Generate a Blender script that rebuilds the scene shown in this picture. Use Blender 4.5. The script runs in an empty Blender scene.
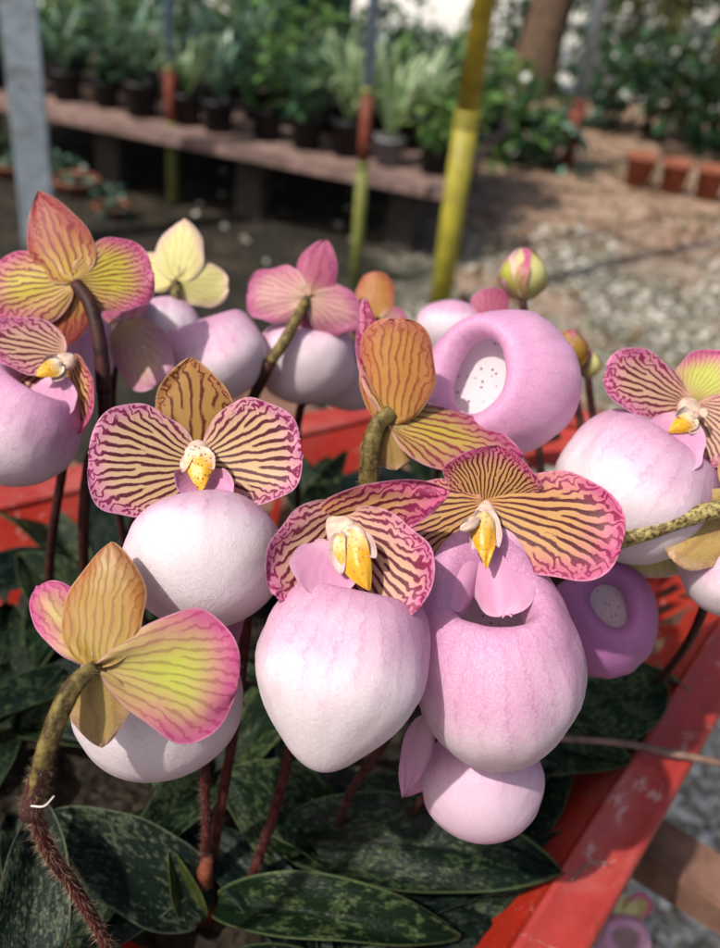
import bpy, math, random
import numpy as np
from mathutils import Vector, Matrix, noise

random.seed(7); rng = np.random.default_rng(7)
SC = bpy.context.scene
COL = SC.collection

# ------------------------------------------------------------------ camera frame
FP = 910.0                                   # focal length in photo pixels (photo is 720 x 948)
pit = math.asin(.5485); rol = math.asin(.1262)
FV = Vector((0, math.cos(pit), -math.sin(pit)))
_u0 = Vector((0, math.sin(pit), math.cos(pit))); _r0 = Vector((1, 0, 0))
RV = math.cos(rol) * _r0 + math.sin(rol) * _u0
UV_ = -math.sin(rol) * _r0 + math.cos(rol) * _u0
CAM = Vector((0, 0, 1.25))
def W(px, py, d):
    """point seen at a photo pixel, d metres deep"""
    return CAM + d * ((px - 360) / FP * RV - (py - 474) / FP * UV_ + FV)
def G(px, py, z=0.0):
    """point seen at a photo pixel on the level z"""
    d = (px - 360) / FP * RV - (py - 474) / FP * UV_ + FV
    return CAM + d * ((z - CAM.z) / d.z)
def D(x, y, z):
    """direction: x right, y up, z towards the camera"""
    return (x * RV + y * UV_ - z * FV).normalized()
def depth(P): return (P - CAM).dot(FV)

cam = bpy.data.cameras.new('camera'); camo = bpy.data.objects.new('camera', cam); COL.objects.link(camo)
M = Matrix((RV, UV_, -FV)).transposed().to_4x4(); M.translation = CAM
camo.matrix_world = M
cam.sensor_fit = 'VERTICAL'; cam.sensor_height = 24.0; cam.lens = 24.0 * FP / 948
cam.clip_start = .02; cam.clip_end = 300
cam.dof.use_dof = True; cam.dof.focus_distance = .375
cam.dof.aperture_fstop = (cam.lens / 1000) / .0050
SC.camera = camo

# ------------------------------------------------------------------ object helpers
def tag(o, label=None, cat=None, group=None, kind=None):
    if label: o['label'] = label
    if cat: o['category'] = cat
    if group: o['group'] = group
    if kind: o['kind'] = kind
    return o
def thing(name, loc, label, cat, group=None):
    o = bpy.data.objects.new(name, None); COL.objects.link(o); o.location = loc
    o.empty_display_size = .02
    return tag(o, label, cat, group)
def obj(name, V, F, mats, parent=None, mi=None, attrs=None, smooth=True, origin=None):
    """link one mesh object; V are world coordinates"""
    V = np.asarray(V, dtype=np.float64).reshape(-1, 3)
    off = np.array(parent_loc(parent)) if parent else np.array(origin if origin is not None else (0, 0, 0), dtype=float)
    me = bpy.data.meshes.new(name)
    if isinstance(F, np.ndarray):
        n = len(F); k = F.shape[1]
        me.vertices.add(len(V)); me.vertices.foreach_set('co', (V - off).ravel())
        me.loops.add(n * k); me.loops.foreach_set('vertex_index', F.ravel().astype(np.int32))
        me.polygons.add(n); me.polygons.foreach_set('loop_start', np.arange(0, n * k, k, dtype=np.int32))
        me.update(calc_edges=True)
    else:
        me.from_pydata((V - off).tolist(), [], F)
    if not isinstance(mats, (list, tuple)): mats = [mats]
    for m in mats: me.materials.append(m)
    n = len(me.polygons)
    if mi is not None: me.polygons.foreach_set('material_index', np.asarray(mi, dtype=np.int32))
    if smooth: me.polygons.foreach_set('use_smooth', np.ones(n, dtype=bool))
    for k, a in (attrs or {}).items():
        a = np.asarray(a, dtype=np.float32)
        if a.ndim == 1:
            at = me.attributes.new(k, 'FLOAT', 'POINT'); at.data.foreach_set('value', a)
        else:
            at = me.attributes.new(k, 'FLOAT_VECTOR', 'POINT'); at.data.foreach_set('vector', a.ravel())
    me.validate(clean_customdata=False); me.update()
    o = bpy.data.objects.new(name, me); COL.objects.link(o)
    if parent: o.parent = parent
    elif origin is not None: o.location = origin
    return o
def parent_loc(p):
    L = Vector(p.location)
    while p.parent: p = p.parent; L += Vector(p.location)
    return L
class MB:
    """collects boxes, tubes and free faces for ONE mesh"""
    def __init__(s): s.v = []; s.f = []; s.m = []
    def add(s, V, F, m=0):
        n = len(s.v); s.v += [tuple(x) for x in V]; s.f += [tuple(i + n for i in q) for q in F]; s.m += [m] * len(F)
    def box(s, c, half, rot=None, m=0, bev=0.0):
        c = Vector(c); R = rot or Matrix.Identity(3); hx, hy, hz = half
        b = min(bev, hx * .9, hy * .9, hz * .9)
        if b <= 0:
            V = [c + R @ Vector((x * hx, y * hy, z * hz)) for x in (-1, 1) for y in (-1, 1) for z in (-1, 1)]
            s.add(V, [(0, 1, 3, 2), (4, 6, 7, 5), (0, 4, 5, 1), (2, 3, 7, 6), (0, 2, 6, 4), (1, 5, 7, 3)], m); return
        import bmesh
        bm = bmesh.new(); bmesh.ops.create_cube(bm, size=2)
        for v in bm.verts: v.co = Vector((v.co.x * hx, v.co.y * hy, v.co.z * hz))
        bmesh.ops.bevel(bm, geom=bm.edges[:], offset=b, segments=2, affect='EDGES')
        bm.verts.ensure_lookup_table()
        s.add([c + R @ v.co for v in bm.verts], [[v.index for v in f.verts] for f in bm.faces], m); bm.free()
    def tube(s, pts, rad, n=10, m=0, cap=True):
        V, F = tube_geo(pts, rad, n, cap); s.add(V, F, m)
    def lathe(s, c, prof, n=20, m=0, axis=None):
        c = Vector(c); V = []; F = []
        R = Vector((0, 0, 1)).rotation_difference(axis).to_matrix() if axis else Matrix.Identity(3)
        for r, z in prof:
            for i in range(n):
                a = 2 * math.pi * i / n; V.append(c + R @ Vector((r * math.cos(a), r * math.sin(a), z)))
        for j in range(len(prof) - 1):
            for i in range(n):
                k = (i + 1) % n; F.append((j * n + i, j * n + k, (j + 1) * n + k, (j + 1) * n + i))
        s.add(V, F, m)
    def build(s, name, mats, parent=None, smooth=True, origin=None):
        return obj(name, s.v, s.f, mats, parent, s.m, smooth=smooth, origin=origin)
def spline(pts, n):
    P = [Vector(p) for p in pts]
    if len(P) == 2: return [P[0].lerp(P[1], i / (n - 1)) for i in range(n)]
    out = []
    for i in range(n):
        t = i / (n - 1) * (len(P) - 1); k = min(int(t), len(P) - 2); t -= k
        p1, p2 = P[k], P[k + 1]; p0 = P[k - 1] if k else 2 * p1 - p2; p3 = P[k + 2] if k + 2 < len(P) else 2 * p2 - p1
        out.append(.5 * ((2 * p1) + (p2 - p0) * t + (2 * p0 - 5 * p1 + 4 * p2 - p3) * t * t + (3 * p1 - p0 - 3 * p2 + p3) * t ** 3))
    return out
def tube_geo(pts, rad, n=10, cap=True):
    P = [Vector(p) for p in pts]; V = []; F = []
    if not hasattr(rad, '__len__'): rad = [rad] * len(P)
    ref = None
    for i, p in enumerate(P):
        t = (P[min(i + 1, len(P) - 1)] - P[max(i - 1, 0)]).normalized()
        if ref is None: ref = t.orthogonal().normalized()
        a = (ref - t * ref.dot(t)).normalized(); b = t.cross(a); ref = a
        for k in range(n):
            q = 2 * math.pi * k / n; V.append(p + rad[i] * (math.cos(q) * a + math.sin(q) * b))
    for i in range(len(P) - 1):
        for k in range(n):
            l = (k + 1) % n; F.append((i * n + k, i * n + l, (i + 1) * n + l, (i + 1) * n + k))
    if cap: F.append(tuple(range(n))[::-1]); F.append(tuple(range((len(P) - 1) * n, len(P) * n)))
    return V, F

# ------------------------------------------------------------------ node helpers
class N:
    def __init__(s, name):
        s.mat = bpy.data.materials.new(name); s.mat.use_nodes = True; s.t = s.mat.node_tree
        s.t.nodes.clear(); s.out = s.n('ShaderNodeOutputMaterial')
    def n(s, ty, **kw):
        x = s.t.nodes.new(ty)
        for k, v in kw.items(): setattr(x, k, v)
        return x
    def put(s, sock, v):
        if v is None: return
        if hasattr(v, 'links') or isinstance(v, bpy.types.NodeSocket): s.t.links.new(v, sock)
        elif isinstance(v, (tuple, list)) and sock.type == 'RGBA' and len(v) == 3: sock.default_value = (*v, 1)
        else: sock.default_value = v
    def m(s, op, a, b=None, c=None, clamp=False):
        x = s.n('ShaderNodeMath', operation=op, use_clamp=clamp)
        s.put(x.inputs[0], a); s.put(x.inputs[1], b); s.put(x.inputs[2], c); return x.outputs[0]
    def mix(s, f, a, b, blend='MIX'):
        x = s.n('ShaderNodeMix', data_type='RGBA', blend_type=blend)
        s.put(x.inputs[0], f); s.put(x.inputs[6], a); s.put(x.inputs[7], b); return x.outputs[2]
    def ss(s, v, lo, hi, a=0.0, b=1.0):
        x = s.n('ShaderNodeMapRange', interpolation_type='SMOOTHSTEP')
        s.put(x.inputs[0], v)
        for i, q in enumerate((lo, hi, a, b)): s.put(x.inputs[i + 1], q)
        return x.outputs[0]
    def attr(s, name, vec=False):
        x = s.n('ShaderNodeAttribute', attribute_name=name); return x.outputs['Vector' if vec else 'Fac']
    def sep(s, v):
        x = s.n('ShaderNodeSeparateXYZ'); s.put(x.inputs[0], v); return x.outputs
    def comb(s, a, b, c=0.0):
        x = s.n('ShaderNodeCombineXYZ'); s.put(x.inputs[0], a); s.put(x.inputs[1], b); s.put(x.inputs[2], c); return x.outputs[0]
    def noise(s, v, scale, det=3.0, rough=.5, dist=0.0):
        x = s.n('ShaderNodeTexNoise'); s.put(x.inputs['Vector'], v); x.inputs['Scale'].default_value = scale
        x.inputs['Detail'].default_value = det; x.inputs['Roughness'].default_value = rough; x.inputs['Distortion'].default_value = dist
        return x.outputs[0]
    def vor(s, v, scale, feat='F1', rnd=1.0):
        x = s.n('ShaderNodeTexVoronoi', feature=feat); s.put(x.inputs['Vector'], v); x.inputs['Scale'].default_value = scale
        x.inputs['Randomness'].default_value = rnd; return x.outputs
    def pos(s): return s.n('ShaderNodeNewGeometry').outputs['Position']
    def objc(s): return s.n('ShaderNodeTexCoord').outputs['Object']
    def bump(s, h, strength=.3, dist=.001):
        x = s.n('ShaderNodeBump'); x.inputs['Strength'].default_value = strength; x.inputs['Distance'].default_value = dist
        s.put(x.inputs['Height'], h); return x.outputs[0]
    def bsdf(s, col, rough=.6, spec=.3, normal=None, sss=0.0, rad=(.003, .0015, .002), metal=0.0, coat=0.0, trans=0.0, tcol=None, sheen=0.0):
        b = s.n('ShaderNodeBsdfPrincipled')
        s.put(b.inputs['Base Color'], col); s.put(b.inputs['Roughness'], rough); s.put(b.inputs['Specular IOR Level'], spec)
        s.put(b.inputs['Metallic'], metal)
        if coat: b.inputs['Coat Weight'].default_value = coat; b.inputs['Coat Roughness'].default_value = .25
        if sheen: b.inputs['Sheen Weight'].default_value = sheen
        if sss:
            b.inputs['Subsurface Weight'].default_value = sss; b.inputs['Subsurface Radius'].default_value = rad; b.inputs['Subsurface Scale'].default_value = 1.0
        if normal: s.put(b.inputs['Normal'], normal)
        o = b.outputs[0]
        if trans:
            t = s.n('ShaderNodeBsdfTranslucent'); s.put(t.inputs[0], tcol if tcol is not None else col)
            if normal: s.put(t.inputs['Normal'], normal)
            x = s.n('ShaderNodeMixShader'); x.inputs[0].default_value = trans
            s.t.links.new(o, x.inputs[1]); s.t.links.new(t.outputs[0], x.inputs[2]); o = x.outputs[0]
        s.t.links.new(o, s.out.inputs[0]); return s.mat

def plain(name, col, rough=.6, var=.25, scale=20, spec=.3, metal=0, bump=.15, trans=0, dirt=None, dirt_scale=6, coat=0):
    k = N(name); p = k.objc()
    n1 = k.noise(p, scale, 5, .6)
    c = k.mix(k.ss(n1, .3, .7), tuple(x * (1 - var) for x in col), tuple(min(1, x * (1 + var)) for x in col))
    if dirt:
        c = k.mix(k.ss(k.noise(p, dirt_scale, 6, .65), .5, .68), c, dirt)
    return k.bsdf(c, rough, spec, k.bump(n1, bump, .004) if bump else None, metal=metal, trans=trans, coat=coat)

# ------------------------------------------------------------------ flower materials
def petal_mat(name, base, mid, margin, s_in, s_out, K=34.0, amt=1.0, mw=.13, bl=.35, duty=.1, wob=.10, tip=None, speck=0.0, rim=None, tr=.36, x0=.14):
    """coloured by place on the petal: base -> blade -> margin, with fanning veins that break up into a net near the margin"""
    k = N(name); pc = k.attr('pc', True); x, y, sd = k.sep(pc)[:3]; e = k.attr('edge')
    nz = k.noise(pc, 9, 3); nf = k.noise(pc, 34, 3)
    nearm = k.m('MULTIPLY', k.ss(e, mw * 1.3, mw * .10), k.ss(x, .15, .65, .45, 1.0))
    r = k.m('SQRT', k.m('ADD', k.m('MULTIPLY', x, x), k.m('MULTIPLY', y, y)))
    wn = k.m('MULTIPLY', k.m('SUBTRACT', k.noise(pc, 13, 2.0), .5), k.m('ADD', k.m('MULTIPLY', nearm, wob * 2.0), .024))
    zz = k.m('SINE', k.m('ADD', k.m('MULTIPLY', r, 46), k.m('MULTIPLY', k.noise(pc, 7, 1), 16)))
    zz = k.m('MULTIPLY', zz, k.m('MULTIPLY', nearm, wob * .32))
    wn2 = k.m('MULTIPLY', k.m('SUBTRACT', k.noise(pc, 4, 1), .5), .09)
    ph = k.m('ADD', k.m('ADD', k.m('ADD', k.m('ARCTAN2', y, k.m('ADD', x, x0)), wn), wn2), zz)
    # the veins fork on the way out, so their spacing stays even
    sa = k.m('SINE', k.m('MULTIPLY', ph, K * 1.06)); sb = k.m('SINE', k.m('ADD', k.m('MULTIPLY', ph, K * 1.62), .8))
    fk = k.ss(k.m('ADD', r, k.m('MULTIPLY', k.m('SUBTRACT', nz, .5), .35)), .44, .62)
    s1 = k.m('ADD', k.m('MULTIPLY', sa, k.m('SUBTRACT', 1.0, fk)), k.m('MULTIPLY', sb, fk))
    s1 = k.m('ADD', s1, k.m('MULTIPLY', k.m('SUBTRACT', nf, .5), .55))
    st = k.ss(s1, duty - .1, duty + .65)
    fade = k.ss(x, .02, .12)
    st = k.m('MULTIPLY', k.m('MULTIPLY', st, fade), amt)
    g = k.mix(k.ss(k.m('ADD', x, k.m('MULTIPLY', k.m('SUBTRACT', nz, .5), .25)), 0, bl), base, mid)
    if tip: g = k.mix(k.ss(k.m('ADD', x, k.m('MULTIPLY', k.m('SUBTRACT', nz, .5), .4)), .55, .98), g, tip)
    me = k.m('MULTIPLY', k.ss(k.m('ADD', e, k.m('MULTIPLY', k.m('SUBTRACT', nz, .5), .16)), mw * 1.35, -.02), k.ss(x, .1, .7, .35, 1.0))
    g = k.mix(me, g, margin)
    sc = k.mix(nearm, s_in, s_out)
    c = k.mix(st, g, sc)
    if speck:
        d = k.vor(pc, 55)[0]
        c = k.mix(k.m('MULTIPLY', k.ss(d, .32, .18), speck), c, s_in)
    if rim: c = k.mix(k.m('MULTIPLY', k.ss(e, .022, .002), .6), c, rim)
    c = k.mix(k.m('MULTIPLY', k.ss(k.noise(pc, 48, 5, .7), .42, .66), .13), c, tuple(q * .6 for q in mid))
    h = k.m('ADD', k.m('MULTIPLY', s1, .5), k.noise(pc, 60, 3))
    return k.bsdf(c, .48, .3, k.bump(h, .14, .0006), trans=tr)

CREAM = (.68, .47, .25); YGR = (.44, .36, .05); PINK = (.55, .13, .29); MAR = (.075, .008, .016); MAG = (.30, .018, .10)
PF1 = petal_mat('petal_face_striped', (.58, .46, .16), (.66, .45, .25), (.62, .22, .40), (.085, .006, .022), (.26, .012, .10), K=42, rim=(.75, .42, .55), tip=(.72, .44, .38), duty=-.02, mw=.16)
PF2 = petal_mat('petal_face_golden', (.52, .36, .06), (.60, .34, .13), (.58, .10, .26), (.085, .006, .018), (.32, .012, .10), K=46, rim=(.72, .32, .46), duty=.0, tip=(.6, .2, .25), mw=.17)
PF3 = petal_mat('petal_face_rosy', (.6, .45, .2), (.66, .42, .28), (.60, .16, .36), (.12, .01, .03), (.30, .02, .1), K=44, mw=.2, rim=(.75, .42, .55), duty=-.02)
SF1 = petal_mat('sepal_face_brown', (.34, .28, .05), (.40, .22, .06), (.44, .19, .08), (.09, .012, .008), (.16, .03, .012), K=44, mw=.11, wob=.1, duty=.35, rim=(.62, .42, .22), x0=.5)
SF2 = petal_mat('sepal_face_red', (.5, .33, .09), (.5, .22, .09), (.5, .13, .13), (.10, .01, .01), (.2, .02, .05), K=30, mw=.13, duty=.2, rim=(.6, .4, .2), x0=.4)
PB1 = petal_mat('petal_reverse_green', (.46, .48, .07), (.52, .55, .09), (.56, .09, .28), (.30, .24, .05), (.40, .02, .15), K=46, amt=.65, mw=.27, duty=.3, wob=.03, tip=(.62, .42, .22), rim=(.66, .3, .45))
PB2 = petal_mat('petal_reverse_gold', (.52, .48, .05), (.56, .47, .06), (.50, .09, .24), (.20, .04, .02), (.30, .015, .10), K=52, amt=.95, mw=.27, duty=.15, wob=.05, rim=(.6, .28, .4), tip=(.55, .3, .2))
PB3 = petal_mat('petal_reverse_pink', (.62, .55, .28), (.60, .33, .32), (.50, .13, .28), (.36, .10, .12), (.4, .04, .18), K=34, amt=.6, mw=.25, duty=.3, rim=(.66, .36, .5))
PB4 = petal_mat('petal_reverse_pale', (.62, .60, .16), (.68, .64, .28), (.70, .52, .42), (.5, .45, .12), (.6, .3, .3), K=30, amt=.4, mw=.14, duty=.3, rim=(.75, .6, .6))
PB5 = petal_mat('petal_reverse_blush', (.66, .55, .16), (.66, .46, .36), (.60, .30, .42), (.5, .2, .2), (.5, .12, .28), K=34, amt=.4, mw=.25, duty=.3, rim=(.7, .45, .55))
SB1 = petal_mat('sepal_reverse_ochre', (.38, .29, .03), (.42, .24, .04), (.42, .15, .05), (.20, .08, .015), (.28, .07, .03), K=92, wob=.02, amt=.6, mw=.13, duty=.25, tip=(.60, .45, .26), x0=.7, rim=(.55, .36, .2), speck=.12)
SB2 = petal_mat('sepal_reverse_orange', (.52, .33, .06), (.52, .24, .06), (.48, .15, .10), (.24, .03, .02), (.3, .04, .04), K=64, amt=.7, mw=.16, duty=.3, wob=.04, speck=.4, x0=.5, rim=(.55, .3, .15))
SB3 = petal_mat('sepal_reverse_red', (.55, .42, .06), (.42, .13, .06), (.38, .08, .08), (.22, .02, .03), (.25, .02, .05), K=56, amt=.8, mw=.16, duty=.1, bl=.6, x0=.4, rim=(.5, .3, .25))
SB4 = petal_mat('sepal_reverse_rose', (.50, .35, .15), (.45, .12, .20), (.42, .10, .22), (.26, .03, .07), (.3, .03, .1), K=28, amt=.5, mw=.2, duty=.3, x0=.5, rim=(.6, .3, .4))
SYN = petal_mat('synsepal_mottled', (.48, .38, .10), (.50, .34, .12), (.55, .36, .24), (.2, .07, .03), (.3, .1, .06), K=20, amt=.3, mw=.12, duty=.4, speck=.7, x0=.6)
SYNP = petal_mat('synsepal_pink', (.62, .4, .42), (.64, .36, .48), (.62, .3, .46), (.5, .15, .3), (.5, .15, .3), K=20, amt=.15, mw=.12, duty=.4, x0=.6)
LOBE = petal_mat('pouch_lobe_pink', (.80, .52, .66), (.72, .36, .56), (.76, .46, .62), (.5, .15, .35), (.55, .2, .4), K=24, amt=.10, mw=.1, duty=.5, tr=.38)

def pouch_mat(name, rimc, midc, low, spots=True, band=(.1, .62), shift=0.0, veins=.42):
    k = N(name); t = k.attr('pt'); pc = k.attr('pc', True)
    p = k.sep(pc)
    n1 = k.noise(pc, 1.6, 3, .5); n2 = k.noise(pc, 9, 4, .6); n3 = k.noise(pc, 46, 3, .6)
    # colour of the lip: deeper towards the rolled rim, near white on the belly
    h = k.m('ADD', k.m('ADD', p[2], k.m('MULTIPLY', k.m('SUBTRACT', n1, .5), .9)), k.m('MULTIPLY', k.m('SUBTRACT', n2, .5), .38))
    h = k.m('ADD', h, shift)
    c = k.mix(k.ss(h, -.62, .36), low, midc); c = k.mix(k.ss(h, -.1, .95), c, rimc)
    # branching veins along the meridians
    th = k.m('ARCTAN2', p[1], p[0])
    vv = k.m('SINE', k.m('ADD', k.m('MULTIPLY', th, 24), k.m('MULTIPLY', n2, 8)))
    c = k.mix(k.m('MULTIPLY', k.m('MULTIPLY', k.ss(vv, .72, .99), k.ss(h, -.7, .5)), veins), c, tuple(q * .78 for q in rimc))
    # fine cellular mottling
    cel = k.vor(pc, 42, 'DISTANCE_TO_EDGE')[0]
    c = k.mix(k.m('MULTIPLY', k.ss(n3, .44, .64), .42), c, tuple(min(.88, q * 1.28) for q in midc))
    c = k.mix(k.m('MULTIPLY', k.ss(cel, .09, .0), .22), c, tuple(q * .8 for q in rimc))
    c = k.mix(k.m('MULTIPLY', k.ss(k.noise(pc, 24, 4, .65), .5, .7), .20), c, tuple(q * .82 for q in rimc))
    # inside of the lip: whitish with purple spots
    ins = k.ss(t, 1.20, 1.36)
    ic = (.78, .71, .75)
    if spots:
        ic = k.mix(k.ss(k.vor(pc, 9.5)[0], .22, .14), ic, (.12, .02, .08))
    c = k.mix(ins, c, ic)
    hgt = k.m('ADD', k.m('ADD', k.m('MULTIPLY', n3, .6), k.m('MULTIPLY', vv, .10)), k.m('ADD', k.m('MULTIPLY', k.noise(pc, 10, 3, .5), .7), k.m('MULTIPLY', cel, .8)))
    return k.bsdf(c, .40, .42, k.bump(hgt, .34, .0010), trans=.38, tcol=k.mix(.55, c, (.95, .78, .86)))
PW = pouch_mat('pouch_white_pink', (.66, .26, .49), (.86, .62, .74), (.91, .87, .88), shift=-.08)
PL = pouch_mat('pouch_lilac_pink', (.66, .27, .49), (.83, .55, .70), (.91, .85, .87), shift=.0)
PP = pouch_mat('pouch_deep_pink', (.70, .32, .55), (.82, .50, .68), (.86, .66, .78), shift=.12)
PM = pouch_mat('pouch_mauve', (.46, .17, .42), (.52, .22, .47), (.54, .27, .5), shift=.45)

def column_mat():
    k = N('column_waxy_white'); p = k.objc(); n = k.noise(p, 300, 3)
    c = k.mix(k.ss(n, .3, .7), (.58, .48, .36), (.52, .33, .28)); c = k.mix(k.m('MULTIPLY', k.ss(k.vor(p, 760)[0], .26, .16), .6), c, (.42, .12, .18))
    return k.bsdf(c, .4, .4, k.bump(n, .3, .0004), sss=.3, rad=(.002, .001, .001))
COLM = column_mat()
def stam_mat(name, yel, top, spot, sp=.8):
    k = N(name); pc = k.attr('pc', True); p = k.sep(pc)
    n = k.noise(pc, 4, 3)
    c = k.mix(k.ss(k.m('ADD', p[0], k.m('MULTIPLY', k.m('SUBTRACT', n, .5), .5)), .12, .5), top, yel)
    d = k.vor(pc, 13)[0]
    c = k.mix(k.m('MULTIPLY', k.ss(d, .36, .2), sp), c, spot)
    return k.bsdf(c, .38, .4, k.bump(k.noise(pc, 12, 3), .4, .0008), sss=.25, rad=(.002, .001, .0005))
ST1 = stam_mat('staminode_yellow', (.62, .33, .02), (.66, .54, .40), (.17, .03, .03))
ST2 = stam_mat('staminode_gold', (.60, .31, .02), (.62, .42, .18), (.30, .1, .02), .5)

def stem_mat(name, a, b, sc=120):
    k = N(name); p = k.objc(); n = k.noise(p, sc, 5, .7)
    c = k.mix(k.ss(n, .35, .65), a, b)
    return k.bsdf(c, .55, .2, k.bump(n, .5, .0008))
STM = stem_mat('flower_stem_maroon', (.030, .006, .006), (.080, .018, .016))
STD = stem_mat('flower_stem_dark', (.018, .008, .008), (.06, .018, .016))
OVG = stem_mat('ovary_olive', (.04, .022, .010), (.19, .145, .045), 200)
OVM = stem_mat('ovary_mottled', (.06, .025, .012), (.40, .34, .13), 420)
HAIR = plain('stem_hair', (.36, .25, .18), .6, .1, bump=0, trans=.3)
HAIRG = plain('ovary_hair', (.50, .42, .24), .6, .1, bump=0, trans=.3)
TAGM = plain('bract_thread', (.75, .70, .62), .5, .1)

def leaf_mat(name, dark, light, amt=.8, scale=26):
    k = N(name); pc = k.attr('pc', True); x, y = k.sep(pc)[:2]
    q = k.comb(k.m('MULTIPLY', x, .55), k.m('MULTIPLY', y, 1.25), k.sep(pc)[2])
    d = k.vor(q, scale, 'DISTANCE_TO_EDGE')[0]; n = k.noise(pc, 5, 3); nf = k.noise(pc, 60, 4); nm = k.noise(q, scale * .62, 2.5, .55, .4)
    patch = k.m('MULTIPLY', k.ss(d, .01, .16, .25, 1.0), k.ss(k.m('ADD', k.m('MULTIPLY', nm, .9), k.m('MULTIPLY', n, .5)), .70, .80))
    c = k.mix(k.m('MULTIPLY', patch, amt), dark, light)
    c = k.mix(k.m('MULTIPLY', k.ss(nf, .45, .7), .5), c, tuple(v * .5 for v in dark))
    mr = k.ss(k.m('ABSOLUTE', y), .012, .003)
    c = k.mix(k.m('MULTIPLY', mr, .6), c, tuple(v * .45 for v in dark))
    c = k.mix(k.m('MULTIPLY', k.ss(k.attr('edge'), .010, .003), .6), c, tuple(min(1, v * 1.3) for v in light))
    h = k.m('ADD', k.m('MULTIPLY', k.ss(k.m('ABSOLUTE', y), .0, .03), .8), k.m('ADD', k.m('MULTIPLY', nf, .25), k.m('MULTIPLY', d, .6)))
    return k.bsdf(c, k.ss(nf, .3, .7, .36, .62), .13, k.bump(h, .6, .0018), trans=.03)
LF1 = leaf_mat('leaf_dark_mottled', (.003, .008, .004), (.050, .072, .032), .8, 62)
LF2 = leaf_mat('leaf_grey_mottled', (.005, .011, .007), (.075, .092, .055), .8, 56)
LF3 = leaf_mat('leaf_green_mottled', (.004, .012, .004), (.072, .096, .038), .8, 56)
LF4 = leaf_mat('leaf_teal_plain', (.003, .008, .006), (.03, .042, .03), .8, 56)
LF5 = leaf_mat('leaf_yellow_green', (.025, .035, .008), (.08, .095, .03), .6, 40)
LFB = plain('leaf_purple_reverse', (.05, .015, .03), .5)

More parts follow.
